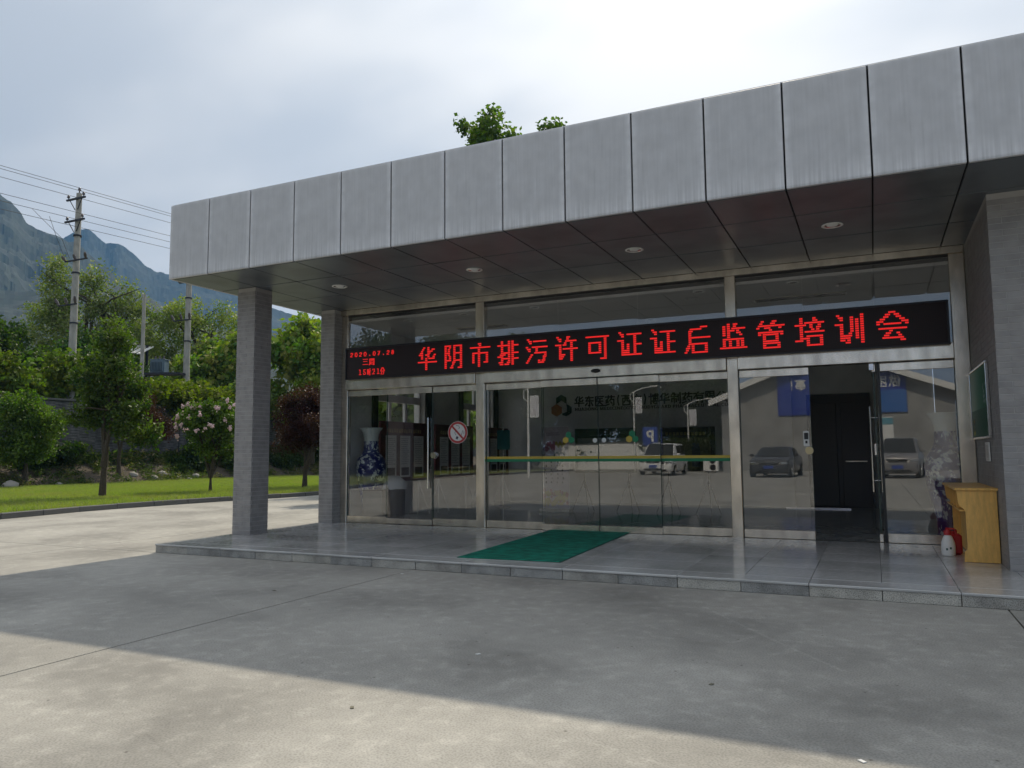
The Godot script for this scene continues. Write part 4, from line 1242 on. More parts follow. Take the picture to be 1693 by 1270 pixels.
# bunches of leaves set out and joined into one crown, in a dozen tints
func gathered(m: Mesh, where: Array, tints: PackedColorArray) -> ArrayMesh:
	var src := m.surface_get_arrays(0)
	var base: PackedColorArray = src[Mesh.ARRAY_COLOR]
	var shades := {}
	var g := Shape.new()
	for i in where.size():
		var t: Transform3D = where[i]
		g.v.append_array(t * (src[Mesh.ARRAY_VERTEX] as PackedVector3Array))
		g.n.append_array(Transform3D(t.basis.orthonormalized(), Vector3.ZERO) * (src[Mesh.ARRAY_NORMAL] as PackedVector3Array))
		var key := Vector3(tints[i].r, tints[i].g, tints[i].b).snapped(Vector3.ONE * 0.012)
		if not shades.has(key):
			var c := PackedColorArray()
			for b in base: c.append(Color(b.r * key.x, b.g * key.y, b.b * key.z))
			shades[key] = c
		g.c.append_array(shades[key])
	var a := []
	a.resize(Mesh.ARRAY_MAX)
	a[Mesh.ARRAY_VERTEX] = g.v; a[Mesh.ARRAY_NORMAL] = g.n; a[Mesh.ARRAY_COLOR] = g.c
	var out := ArrayMesh.new()
	out.add_surface_from_arrays(Mesh.PRIMITIVE_TRIANGLES, a)
	return out

func build_lawn() -> void:
	leaf_mat("leaf")
	M.leaf.metallic_specular = 0.4
	var bark := mat("bark", lin(0.085, 0.068, 0.050), 0.9)
	over_world(bark, grain(110, 256, 0.05, 0.6, 1.2, 3), Vector3(3, 0.8, 3))
	# lawn sheet
	var turf := mat("turf", lin(0.19, 0.22, 0.06), 0.95)
	over_world(turf, grain(111, 512, 0.02, 0.7, 1.2, 4), Vector3(0.3, 0.3, 0.3))
	var kerb_line := [Vector2(-15.4, -44), Vector2(-15.7, -30), Vector2(-15.9, -19.3), Vector2(-16.35, -16.2), Vector2(-16.5, -14.6), Vector2(-16.6, -12.1), Vector2(-16.2, -9.8), Vector2(-16.1, -6.5), Vector2(-17.2, -1), Vector2(-19.0, 6.0), Vector2(-20.4, 11), Vector2(-20.9, 20), Vector2(-21, 34)]
	var curve := Curve3D.new()
	for i in kerb_line.size():
		var d: Vector2 = (kerb_line[mini(i + 1, kerb_line.size() - 1)] - kerb_line[maxi(i - 1, 0)]) / 6.0
		curve.add_point(Vector3(kerb_line[i].x, 0, kerb_line[i].y), Vector3(-d.x, 0, -d.y), Vector3(d.x, 0, d.y))
	var long := curve.get_baked_length()
	var g := Shape.new()
	var steps := int(long)
	var edge := []
	for k in steps + 1: edge.append(curve.sample_baked(k * long / steps))
	for k in steps:
		g.quad(edge[k] + Vector3(-0.1, 0.085, 0), edge[k + 1] + Vector3(-0.1, 0.085, 0), Vector3(-29.6, 0.12, edge[k + 1].z), Vector3(-29.6, 0.12, edge[k].z), Vector3.UP)
	var lawn := struct("lawn", g.mesh(), turf)
	var kb := struct("kerb", box_mesh(Vector3(0.05, 0.02, 0.05)), M.joint, edge[0] + Vector3(0, 0.01, 0))
	var stone := mat("kerb_stone", lin(0.15, 0.15, 0.145), 0.85)
	over_world(stone, grain(112, 256, 0.2, 0.6, 1.15, 3), Vector3(1.4, 1.4, 1.4))
	for k in steps:
		var mid: Vector3 = (edge[k] + edge[k + 1]) / 2
		var d: Vector3 = edge[k + 1] - edge[k]
		part(kb, "kerb_stone", box_mesh(Vector3(0.14, 0.19, snappedf(d.length() - 0.012, 0.01)), 0.014), stone, mid + Vector3(-0.07, 0.03 + rng.randf_range(-0.006, 0.006), 0) - kb.position, Basis(Vector3.UP, atan2(d.x, d.z)))
	# grass blades
	var r := RandomNumberGenerator.new()
	r.seed = 5
	var tuft := Shape.new()
	for k in 14:
		var a := r.randf() * TAU
		var q := Vector3(r.randfn(), 0, r.randfn()) * 0.06
		var lean := Vector3(cos(a), 0, sin(a)) * r.randf_range(0.2, 0.7)
		var s := Vector3(-sin(a), 0, cos(a)) * 0.007
		var h := r.randf_range(0.05, 0.11)
		tuft.col = Color.WHITE * r.randf_range(0.75, 1.25)
		tuft.tri(q - s, q + s, q + (lean + Vector3.UP) * h)
	var tuft_mesh := tuft.mesh()
	var where := []
	var tints := PackedColorArray()
	var f := noise(113, 0.35, 4)
	while where.size() < 42000:
		var z := rng.randf_range(-33.0, -5.0) if where.size() < 38000 else rng.randf_range(-5.0, 20.0)
		var x := rng.randf_range(-29.7, -16.2)
		var near: Vector3 = edge[clampi(int((z + 44.0) / (34 + 44.0) * steps), 0, steps)]
		if x > near.x - 0.15: continue
		where.append(Transform3D(Basis(Vector3.UP, rng.randf() * TAU).scaled(Vector3.ONE * rng.randf_range(0.7, 1.4)), Vector3(x, 0.085, z)))
		var v := f.get_noise_2d(x, z) * 0.5 + 0.5
		var dry := smoothstep(0.62, 0.85, v + rng.randf_range(-0.1, 0.1)) * 0.7
		tints.append(Color(0.36, 0.42, 0.12).lerp(Color(0.48, 0.46, 0.19), clampf(v + rng.randf_range(-0.25, 0.25), 0, 1)).lerp(Color(0.46, 0.37, 0.17), dry))
	var grass := scatter(self, "grass", tuft_mesh, M.leaf, where, tints)
	tag(grass, "short sunlit grass of the lawn behind the kerb", "grass")
	stuff(grass)
	# bank at the foot of the wall
	var soil := mat("soil", lin(0.13, 0.105, 0.075), 0.95)
	over_world(soil, grain(114, 512, 0.05, 0.45, 1.2, 5), Vector3(0.5, 0.5, 0.5))
	var fb := noise(115, 0.55, 4)
	g = Shape.new()
	var grid := []
	for i in 150:
		var row := []
		for j in 11:
			var t := j / 10.0
			var p := Vector3(-29.4 - t * 3.7, 0, -62 + i * 0.62)
			p.y = 0.04 + 0.95 * smoothstep(0.0, 0.75, t) + fb.get_noise_2d(p.x * 2, p.z * 2) * 0.22 * sin(t * PI)
			row.append(p)
		grid.append(row)
	for i in 149:
		for j in 10: g.quad(grid[i][j], grid[i + 1][j], grid[i + 1][j + 1], grid[i][j + 1], Vector3.UP)
	struct("bank", g.mesh(), soil)
	# weeds on the bank
	where = []
	tints = PackedColorArray()
	for k in 2600:
		var z := rng.randf_range(-48.0, -10.0)
		var t := rng.randf()
		if fb.get_noise_2d(z * 0.8, 50) < -0.12 and t < 0.55: continue
		var s := rng.randf_range(0.14, 0.34) * (1.5 if t > 0.6 else 0.8)
		where.append(Transform3D(any_turn().scaled(Vector3(s, s * 0.9, s)), Vector3(-29.5 - t * 3.6, 0.10 + 0.95 * smoothstep(0.0, 0.75, t) + s * 0.3, z)))
		tints.append(Color(0.053, 0.095, 0.030).lerp(Color(0.162, 0.199, 0.053), rng.randf()) if rng.randf() < 0.85 else Color(0.304, 0.247, 0.152))
	bunches.long = bunch(34, 0.62, 0.17, 4)
	var weeds := scatter(self, "weeds", bunches.long, M.leaf, where, tints)
	tag(weeds, "dark weeds and ground cover growing over the bank below the brick wall", "weeds")
	stuff(weeds)
	var rock := mat("rock", lin(0.36, 0.34, 0.31), 0.9)
	for k in 9:
		var rs := Shape.new()
		var rr := [0.34, 0.16, 0.22, 0.14, 0.2, 0.26, 0.15, 0.19, 0.24][k] as float
		rs.ball(Vector3.ZERO, Vector3(rr, rr * 0.7, rr * 0.85), 9, 6)
		for i in rs.v.size(): rs.v[i] *= 1.0 + 0.45 * fb.get_noise_3dv(rs.v[i] * 7.0 + Vector3(k * 9, 0, 0))
		var o := part(self, "rock", rs.mesh(), rock, Vector3(-29.6 - (k % 3) * 0.5, 0.16 + (k % 3) * 0.12, [-18.2, -17.5, -19.3, -20.1, -25.0, -25.9, -26.6, -27.4, -24.3][k]))
		tag(o, "pale rock at the foot of the bank " + ["right of the round tree, the largest", "left of the largest rock", "behind the round tree, the nearer one", "behind the round tree, the farther one", "left of the purple tree trunk", "right of the purple trunk, big one", "right of the purple trunk, small one", "farthest along the lawn", "between the slim tree and the purple tree"][k], "rock", "rocks at the foot of the bank")

# ---------- wall, poles, wires ----------
func build_wall_and_poles() -> void:
	var im := Image.create(512, 512, false, Image.FORMAT_RGB8)
	var bn := noise(120, 0.015, 4)
	for y in 512:
		for x in 512:
			var row := y / 16
			var bx := (x + (16 if row % 2 else 0)) % 32
			var v := 0.72 + 0.16 * bn.get_noise_2d(x, y) + 0.10 * sin(float((x + (16 if row % 2 else 0)) / 32 * 37 + row * 91))
			if y % 16 < 2 or bx < 2: v *= 1.12
			im.set_pixel(x, y, Color(v, v, v * 1.01))
	var wm := mat("grey_brick", lin(0.26, 0.26, 0.265), 0.9)
	over_world(wm, ImageTexture.create_from_image(im), Vector3(0.5, 0.5, 0.5), grain(121, 256, 0.012, 0.55, 1.15, 4), Vector3(0.12, 0.12, 0.12))
	var w := thing("boundary_wall", "long weathered grey brick boundary wall behind the lawn", "wall", Vector3(-33, 0, -10))
	part(w, "brickwork", box_mesh(Vector3(0.26, 2.95, 112)), wm, Vector3(0, 2.30, 0))
	part(w, "plinth", box_mesh(Vector3(0.34, 0.85, 112)), wm, Vector3(0, 0.50, 0))
	part(w, "cap", box_mesh(Vector3(0.44, 0.10, 112.1), 0.02), M.kerb_stone, Vector3(0, 3.83, 0))
	for k in 14: part(w, "pier", box_mesh(Vector3(0.36, 2.9, 0.5)), wm, Vector3(0.01, 2.29, -51 + k * 8.0))
	var conc := mat("pole_concrete", lin(0.40, 0.39, 0.36), 0.85)
	over_world(conc, grain(122, 256, 0.03, 0.8, 1.08, 4), Vector3(0.6, 0.2, 0.6))
	var iron := mat("dark_iron", lin(0.035, 0.038, 0.05), 0.6, 0.4)
	var porcelain := mat("porcelain", lin(0.10, 0.085, 0.09), 0.25)
	var at1 := Vector3(-33.75, 0, -23.3)
	var at2 := Vector3(-33.75, 0, -29.9)
	var tops := [[], []]
	for k in 3:
		var at: Vector3 = [at1, at2, Vector3(-34.7, 0, -27.85)][k]
		var h: float = [13.8, 14.1, 9.85][k]
		var o := thing("utility_pole", ["tall concrete utility pole with several crossarms standing left of the canopy", "concrete utility pole beside the transformer, rising behind the canopy corner", "short bare concrete pole between the two taller ones"][k], "utility pole", at, 0.0, "concrete utility poles")
		var g := Shape.new()
		g.tube([Vector3.ZERO, Vector3(0, h * 0.5, 0), Vector3(0, h, 0)], [0.20, 0.165, 0.125] if k < 2 else [0.125, 0.105, 0.085], 14)
		part(o, "shaft", g.mesh(), conc)
		if k == 2: continue
		g = Shape.new()
		for y in [11.7, 9.9, 7.5]: g.tube([Vector3(0, y, 0), Vector3(0, y + 0.07, 0)], [0.19, 0.19], 14)
		part(o, "band", g.mesh(), iron)
		for arm in [[h - 0.30, -0.66, 0.66, 2], [h - 1.36, -0.72, 0.66, 2]]:
			var y: float = arm[0]
			var a := part(o, "crossarm", box_mesh(Vector3(arm[2] - arm[1], 0.08, 0.08)), iron, Vector3((arm[1] + arm[2]) / 2, y, 0.16))
			g = Shape.new()
			for s in [-0.45, 0.45]: g.tube([Vector3(s, 0, 0), Vector3(s * 0.2, -0.52, -0.04)], [0.022, 0.022], 6)
			part(a, "brace", g.mesh(), iron)
			for s in [-0.54, 0.54]:
				g = Shape.new()
				g.lathe([Vector2(0.02, 0.03), Vector2(0.02, 0.10), Vector2(0.075, 0.12), Vector2(0.05, 0.17), Vector2(0.065, 0.19), Vector2(0.03, 0.25), Vector2(0, 0.26)], 10)
				part(a, "insulator", g.mesh(), porcelain, Vector3(s, 0, 0))
				tops[k].append(at + Vector3((arm[1] + arm[2]) / 2 + s, y + 0.25, 0.16))
		g = Shape.new()
		g.lathe([Vector2(0.03, 0), Vector2(0.03, 0.14), Vector2(0.085, 0.16), Vector2(0.05, 0.22), Vector2(0.065, 0.25), Vector2(0, 0.30)], 10)
		part(o, "insulator", g.mesh(), porcelain, Vector3(0, h, 0))
		tops[k].append(at + Vector3(0, h + 0.28, 0))
		tops[k].append(at + Vector3(0.06, h - 1.66, 0.16))
		for arm in [[h - 3.3, -0.55, 1.0], [h - 5.4, -0.9, 0.4]]:
			var a := part(o, "crossarm", box_mesh(Vector3(arm[2] - arm[1], 0.06, 0.06)), iron, Vector3((arm[1] + arm[2]) / 2, arm[0], 0.17))
			for s in 3:
				g = Shape.new()
				var tilt := Vector3(0.10 * (s - 1), 0.22 if arm[0] > 9.5 else 0.30, 0.12)
				g.tube([Vector3.ZERO, tilt * 0.5, tilt], [0.05, 0.075, 0.045], 8)
				part(a, "switch", g.mesh(), porcelain, Vector3(lerpf(-0.46, 0.46, s / 2.0) * (arm[2] - arm[1]), 0.02, 0.03))
	# conductors
	var n := 0
	for i in tops[0].size():
		var p1: Vector3 = tops[0][i]
		var p2: Vector3 = tops[1][i]
		var start := p1 + Vector3(0.4, 0.3, 52)
		var end := p2 + Vector3(0.6, 0.2, -50)
		var line := []
		for k in 15: line.append(start.lerp(p1, k / 14.0) - Vector3(0, 0.75 * 4 * (k / 14.0) * (1 - k / 14.0), 0))
		line.append(p2)
		for k in range(1, 11): line.append(p2.lerp(end, k / 10.0) - Vector3(0, 0.7 * 4 * (k / 10.0) * (1 - k / 10.0), 0))
		var rad := []
		for k in line.size(): rad.append(0.012)
		var g := Shape.new()
		g.tube(line, rad, 5, false)
		var o := part(self, "overhead_wire", g.mesh(), iron)
		tag(o, ["outer left wire on the upper crossarm of the tall pole", "outer right wire on the upper crossarm of the tall pole", "outer left wire on the lower crossarm of the tall pole", "outer right wire on the lower crossarm of the tall pole", "topmost wire running over the tip of the tall pole", "lowest wire fixed to the shaft under the lower crossarm"][i], "wire", "overhead wires on the utility poles")
		n += 1
	for k in 2:
		var g := Shape.new()
		var x: float = [-0.62, -0.30][k]
		g.tube([at1 + Vector3(x, 12.5, 1.0 + k), at1 + Vector3(x + 0.05, 11.5, 0.6), at1 + Vector3(x + 0.16, 10.6, 0.25)], [0.010, 0.010, 0.010], 5)
		var o := part(self, "drop_wire", g.mesh(), iron)
		tag(o, ["slack drop wire hanging left of the tall pole, the outer one", "slack drop wire hanging close beside the tall pole, the inner one"][k], "wire")
	# transformer between the poles
	var paint := mat("transformer_grey", lin(0.13, 0.19, 0.24), 0.5)
	var tr := thing("transformer", "blue grey finned transformer on a steel shelf beside the second pole", "transformer", Vector3(-34.75, 5.75, -29.0), 0.4)
	tr.scale = Vector3.ONE * 0.82
	part(tr, "shelf", box_mesh(Vector3(2.6, 0.14, 0.9)), iron, Vector3(0.3, -0.07, 0))
	part(tr, "tank", box_mesh(Vector3(0.95, 0.85, 0.62), 0.02), paint, Vector3(0, 0.43, 0))
	for k in 9: part(tr, "fin", box_mesh(Vector3(0.03, 0.62, 0.16)), paint, Vector3(-0.40 + k * 0.1, 0.42, 0.385))
	part(tr, "lid", box_mesh(Vector3(1.02, 0.05, 0.70), 0.01), paint, Vector3(0, 0.88, 0))
	for k in 3:
		var g := Shape.new()
		g.lathe([Vector2(0.06, 0), Vector2(0.06, 0.08), Vector2(0.03, 0.10), Vector2(0.055, 0.16), Vector2(0.02, 0.24), Vector2(0, 0.25)], 10, Vector3(-0.28 + k * 0.28, 0.905, 0))
		part(tr, "bushing", g.mesh(), porcelain)
	# slatted roof among the trees
	var sh := thing("slatted_shelter", "small sloping slatted roof showing among the trees behind the wall", "shelter", Vector3(-40.6, 0, -31.2), 0.5)
	for k in 9: part(sh, "slat", box_mesh(Vector3(0.24, 0.05, 2.0)), M.white_paint, Vector3(-1.3 + k * 0.33, 8.05 - k * 0.05, 0), Basis(Vector3.RIGHT, 0.35))
	for k in 2: part(sh, "post", box_mesh(Vector3(0.12, 8.1, 0.12)), iron, Vector3(-1.2 + k * 2.4, 4.0, -0.6))

func build_trees() -> void:
	var bark: Material = M.bark
	var v := func(x: float, y: float, z: float) -> Vector3: return Vector3(x, y, z)
	# on the lawn
	tree("slim_tree", "slim upright dark green tree growing nearest the kerb on the lawn", "tree", Vector3(-19.6, 0.09, -14.6), [[v.call(0, 0, 0), v.call(0.04, 1.0, 0), v.call(0.0, 2.0, 0.05), v.call(0.0, 3.2, 0)], [v.call(0.02, 0.9, 0), v.call(0.16, 1.5, 0.05), v.call(0.28, 2.5, -0.1)]], 0.085,
		[[v.call(-0.1, 3.4, 0), v.call(1.05, 0.9, 0.95)], [v.call(-0.35, 2.55, 0.2), v.call(0.75, 0.6, 0.7)], [v.call(0.45, 2.4, -0.2), v.call(0.85, 0.75, 0.75)], [v.call(0.2, 4.3, 0), v.call(0.6, 0.85, 0.6)], [v.call(0.95, 1.85, -0.3), v.call(0.6, 0.4, 0.5)]], 430, 0.23, "small", Color(0.048, 0.090, 0.025), Color(0.165, 0.216, 0.049), bark, 0.24, "", 12)
	tree("round_tree", "low round bright green tree on the lawn at the left edge", "tree", Vector3(-30.0, 0.12, -19.0), [[v.call(0, 0, 0), v.call(0.03, 0.8, 0), v.call(0, 1.7, 0)]], 0.10,
		[[v.call(0, 2.2, 0), v.call(1.35, 1.2, 1.35)], [v.call(0.1, 3.0, 0), v.call(0.85, 0.75, 0.85)], [v.call(0, 1.4, 0), v.call(1.1, 0.5, 1.1)]], 620, 0.25, "small", Color(0.073, 0.142, 0.025), Color(0.206, 0.284, 0.045), bark, 0.02)
	# crape myrtle in flower
	var cm := tree("flowering_tree", "small vase shaped tree covered in pale pink flower heads", "tree", Vector3(-19.1, 0.09, -18.0), [[v.call(0, 0, 0), v.call(0, 0.3, 0), v.call(0, 0.6, 0)], [v.call(0, 0.5, 0), v.call(-0.25, 1.2, 0), v.call(-0.45, 1.8, 0.1)], [v.call(0, 0.5, 0), v.call(0.22, 1.2, 0.1), v.call(0.4, 1.8, 0)], [v.call(0, 0.5, 0), v.call(0.02, 1.3, -0.2), v.call(0.05, 1.9, -0.3)]], 0.055,
		[[v.call(-0.45, 2.2, 0), v.call(0.75, 0.62, 0.8)], [v.call(0.45, 2.1, 0.1), v.call(0.8, 0.7, 0.8)], [v.call(0.0, 1.55, -0.1), v.call(0.75, 0.45, 0.7)], [v.call(0.1, 2.5, 0), v.call(0.7, 0.45, 0.7)]], 330, 0.20, "small", Color(0.059, 0.114, 0.029), Color(0.169, 0.239, 0.053), bark, 0.26, "", 6)
	var pink := RandomNumberGenerator.new()
	pink.seed = 9
	for k in 58:
		var g := Shape.new()
		g.ball(Vector3.ZERO, Vector3(0.04, 0.055, 0.04), 8, 5)
		for j in 16:
			g.ball(Vector3(pink.randfn(), pink.randfn() * 1.4, pink.randfn()) * 0.026, Vector3.ONE * pink.randf_range(0.014, 0.028), 6, 4)
		var a := k * 2.4
		var e := pink.randf_range(-0.35, 0.95)
		var p := Vector3(cos(a) * cos(e) * 1.2, 2.05 + sin(e) * 0.85 + (0.25 if k % 3 == 0 else 0.0), sin(a) * cos(e) * 1.0)
		part(cm, "flower_head", g.mesh(), M.get("blossom", null) if M.has("blossom") else mat("blossom", lin(0.70, 0.50, 0.52), 0.8), p)
	var plum_d := Color(0.033, 0.014, 0.015)
	var plum_p := Color(0.102, 0.036, 0.037)
	tree("plum_tree", "dark purple leaved tree between the two columns", "tree", Vector3(-18.2, 0.09, -21.4), [[v.call(0, 0, 0), v.call(0.02, 0.7, 0), v.call(0, 1.5, 0)], [v.call(0, 0.6, 0), v.call(0.2, 1.1, 0), v.call(0.4, 1.8, 0)]], 0.085,
		[[v.call(0, 2.2, 0), v.call(1.25, 0.9, 1.2)], [v.call(0.2, 3.0, 0), v.call(0.85, 0.7, 0.85)], [v.call(-0.6, 1.75, 0), v.call(0.7, 0.5, 0.7)]], 620, 0.22, "fine", plum_d, plum_p, bark, 0.12, "purple leaved trees")
	tree("plum_tree", "purple leaved tree half hidden behind the slim green tree", "tree", Vector3(-30.6, 0.2, -23.6), [[v.call(0, 0, 0), v.call(-0.1, 1.0, 0), v.call(0.2, 2.2, 0)]], 0.10,
		[[v.call(0.6, 2.9, -0.3), v.call(1.2, 1.25, 1.1)], [v.call(1.3, 2.4, -0.9), v.call(0.9, 0.55, 0.9)], [v.call(0.2, 4.1, 0), v.call(0.85, 0.8, 0.8)]], 560, 0.24, "fine", plum_d, plum_p, bark, 0.12, "purple leaved trees")
	# dark shrubs in front of the wall
	for k in 5:
		var at: Vector3 = [Vector3(-31.4, 0.5, -28.6), Vector3(-31.0, 0.4, -31.5), Vector3(-31.2, 0.5, -35.0), Vector3(-31.9, 0.7, -21.2), Vector3(-31.8, 0.7, -39.0)][k]
		tree("shrub", ["dark shrub against the brick wall left of the flowering tree", "dark shrub against the brick wall behind the flowering tree", "dark shrub at the wall foot seen just left of the front column", "low dark shrub at the wall foot between the round and the slim tree", "dark shrub at the wall foot seen between the columns"][k], "shrub", at, [[v.call(0, 0, 0), v.call(0, 0.5, 0)]], 0.05,
			[[v.call(0, 0.7, 0), v.call(0.9, 0.75 if k < 3 else 0.5, 1.4)], [v.call(0.2, 0.3, 0.5), v.call(0.8, 0.4, 1.1)]], 200, 0.30, "small", Color(0.034, 0.068, 0.025), Color(0.092, 0.137, 0.037), bark, 0.0, "dark shrubs along the wall foot", 3)
	# over and beyond the wall
	var lime_d := Color(0.135, 0.178, 0.025)
	var lime_p := Color(0.269, 0.287, 0.040)
	tree("climbing_vine", "yellow green vine heaped over the wall top below the transformer", "vine", Vector3(-33.0, 3.0, -27.6), [[v.call(-0.4, -3, 0), v.call(-0.3, 0, 0), v.call(0, 1.0, 0)]], 0.06,
		[[v.call(0.2, 1.35, -1.6), v.call(1.1, 0.95, 2.0)], [v.call(0.1, 1.5, 1.2), v.call(1.1, 0.8, 1.9)], [v.call(0.6, 0.55, -1.9), v.call(0.8, 0.8, 1.8)], [v.call(0.2, 1.3, -4.6), v.call(1.0, 0.8, 1.6)]], 640, 0.34, "broad", lime_d, lime_p, bark, 0.05)
	tree("climbing_vine", "yellow green vine spreading over the wall top near the left edge", "vine", Vector3(-34.2, 3.0, -20.2), [[v.call(-0.4, -3, 0), v.call(-0.3, 0, 0), v.call(0, 1.0, 0)]], 0.06,
		[[v.call(0.0, 1.9, 0), v.call(1.2, 0.95, 1.8)], [v.call(0.2, 1.3, -1.4), v.call(1.0, 0.7, 1.6)], [v.call(0.6, 2.1, -2.9), v.call(0.9, 1.0, 1.2)]], 470, 0.34, "broad", Color(0.171, 0.264, 0.046), lime_p, bark, 0.05)
	var mid_d := Color(0.036, 0.074, 0.021)
	var mid_p := Color(0.125, 0.178, 0.042)
	var far := "trees beyond the wall"
	tree("bushy_tree", "dense mid green tree filling the left edge beyond the wall", "tree", Vector3(-42.5, 0, -24.0), [[v.call(0, 0, 0), v.call(0, 3, 0), v.call(0, 6.5, 0)]], 0.24,
		[[v.call(0, 6.6, 0), v.call(2.6, 2.5, 2.8)], [v.call(-0.6, 8.8, 1.2), v.call(2.0, 1.6, 2.0)], [v.call(1.8, 5.4, -2.0), v.call(2.2, 2.0, 2.4)], [v.call(1.6, 4.8, 2.4), v.call(2.4, 1.6, 2.4)]], 1500, 0.42, "small", mid_d, mid_p, bark, 0.16, far, 12)
	tree("bushy_tree", "deep green rounded tree between the left edge and the tall pole", "tree", Vector3(-40.5, 0, -29.0), [[v.call(0, 0, 0), v.call(0, 3, 0), v.call(0, 6, 0)]], 0.22,
		[[v.call(0, 6.2, 0), v.call(2.5, 2.4, 2.5)], [v.call(1.4, 4.8, 1.6), v.call(2.2, 1.7, 2.2)], [v.call(1.0, 5.0, -2.4), v.call(2.0, 1.6, 2.2)]], 1150, 0.42, "small", Color(0.054, 0.114, 0.041), Color(0.186, 0.274, 0.070), bark, 0.18, far, 12)
	tree("poplar", "tall loose poplar with fluttering pale leaves behind the tall pole", "tree", Vector3(-42.6, 0, -30.2), [[v.call(0, 0, 0), v.call(0.1, 5, 0), v.call(0, 10.5, 0)], [v.call(0.05, 4, 0), v.call(0.8, 7, -0.6), v.call(1.4, 10, -1.0)]], 0.20,
		[[v.call(-0.9, 10.9, 0.8), v.call(1.3, 2.6, 1.3)], [v.call(0.9, 10.6, -1.0), v.call(1.5, 2.4, 1.5)], [v.call(2.0, 9.0, -1.8), v.call(1.2, 2.4, 1.3)], [v.call(-1.6, 9.0, 1.4), v.call(1.4, 2.2, 1.4)], [v.call(0.2, 8.2, 0), v.call(2.0, 2.2, 2.0)]], 760, 0.40, "poplar", Color(0.153, 0.208, 0.081), Color(0.400, 0.400, 0.202), bark, 0.26, far, 14)
	tree("poplar", "thin pale green poplar standing behind the second pole", "tree", Vector3(-41.0, 0, -36.2), [[v.call(0, 0, 0), v.call(0, 5, 0), v.call(0, 10.2, 0)], [v.call(0, 4, 0), v.call(0.8, 7, -0.4), v.call(1.5, 9.6, -0.9)]], 0.18,
		[[v.call(0, 10.0, 0), v.call(2.0, 2.1, 2.0)], [v.call(2.0, 9.3, -2.0), v.call(1.7, 2.0, 1.8)], [v.call(-1.6, 8.4, 1.4), v.call(1.5, 2.0, 1.5)], [v.call(0.6, 7.4, 0), v.call(2.3, 2.0, 2.3)]], 760, 0.40, "poplar", Color(0.186, 0.250, 0.087), Color(0.400, 0.400, 0.167), bark, 0.24, far, 14)
	tree("broadleaf_tree", "bright broad leaved tree seen between the two columns", "tree", Vector3(-31.2, 0, -37.2), [[v.call(0, 0, 0), v.call(0, 3, 0), v.call(0, 6, 0)]], 0.24,
		[[v.call(0.2, 7.4, 0), v.call(2.6, 2.3, 2.6)], [v.call(3.6, 6.4, -3.2), v.call(2.4, 1.9, 2.4)], [v.call(2.0, 5.6, -1.8), v.call(2.0, 1.9, 2.2)], [v.call(0.9, 4.0, 0.4), v.call(2.6, 1.7, 2.4)]], 1150, 0.50, "broad", Color(0.154, 0.317, 0.062), Color(0.400, 0.400, 0.112), bark, 0.18, far, 12)
	tree("broadleaf_tree", "bright broad leaved tree filling the gap left of the front column", "tree", Vector3(-35.0, 0, -34.2), [[v.call(0, 0, 0), v.call(0, 3, 0), v.call(0, 5.4, 0)]], 0.24,
		[[v.call(0, 6.2, 0), v.call(2.2, 1.9, 2.2)], [v.call(1.0, 4.6, -1.4), v.call(2.2, 1.6, 2.2)], [v.call(0.6, 4.4, 1.6), v.call(2.0, 1.2, 2.0)]], 800, 0.46, "broad", Color(0.132, 0.280, 0.062), Color(0.400, 0.400, 0.105), bark, 0.18, far, 12)
	# beside and behind the building
	for k in 2:
		tree("garden_tree", ["leafy tree outside the lobby's side windows, the nearer one", "leafy tree outside the lobby's side windows, the farther one"][k], "tree", [Vector3(-11.8, 0, -18.9), Vector3(-14.0, 0, -25.5)][k], [[v.call(0, 0, 0), v.call(0, 1, 0), v.call(0, 2.2, 0)]], 0.11,
			[[v.call(0, 2.7, 0), v.call(1.7, 1.3, 1.9)], [v.call(0.4, 3.8, -0.4), v.call(1.2, 0.8, 1.3)]], 520, 0.36, "broad", Color(0.117, 0.225, 0.046), Color(0.306, 0.400, 0.081), bark, 0.05, "trees beside the building")
	tree("tall_tree", "treetop rising above the canopy roof", "tree", Vector3(-16.6, 0, -32.7), [[v.call(0, 0, 0), v.call(0, 8, 0), v.call(0, 16.3, 0)], [v.call(0, 11, 0), v.call(1.4, 14, -0.9), v.call(2.2, 17.6, -3.0)]], 0.28,
		[[v.call(1.0, 16.7, -1.5), v.call(0.9, 0.45, 0.9)], [v.call(0.0, 16.95, 0), v.call(1.25, 1.15, 1.3)], [v.call(0.9, 15.9, -0.4), v.call(0.9, 1.1, 0.9)], [v.call(-0.8, 15.6, 0.2), v.call(1.0, 0.9, 1.0)], [v.call(2.2, 18.1, -3.0), v.call(0.6, 0.5, 0.65)], [v.call(1.7, 15.6, -1.0), v.call(1.4, 0.85, 1.4)], [v.call(0, 13.4, 0), v.call(3.4, 1.8, 3.2)]], 900, 0.34, "broad", Color(0.083, 0.147, 0.035), Color(0.245, 0.321, 0.064), bark, 0.04)

# ---------- across the forecourt, seen in the glass ----------
func soften(g: Shape) -> void:
	var sum := {}
	for i in g.v.size():
		var key := g.v[i].snapped(Vector3.ONE * 0.002)
		sum[key] = sum.get(key, Vector3.ZERO) + g.n[i]
	for i in g.v.size():
		var s: Vector3 = sum[g.v[i].snapped(Vector3.ONE * 0.002)].normalized()
		if s.dot(g.n[i]) > 0.6: g.n[i] = s

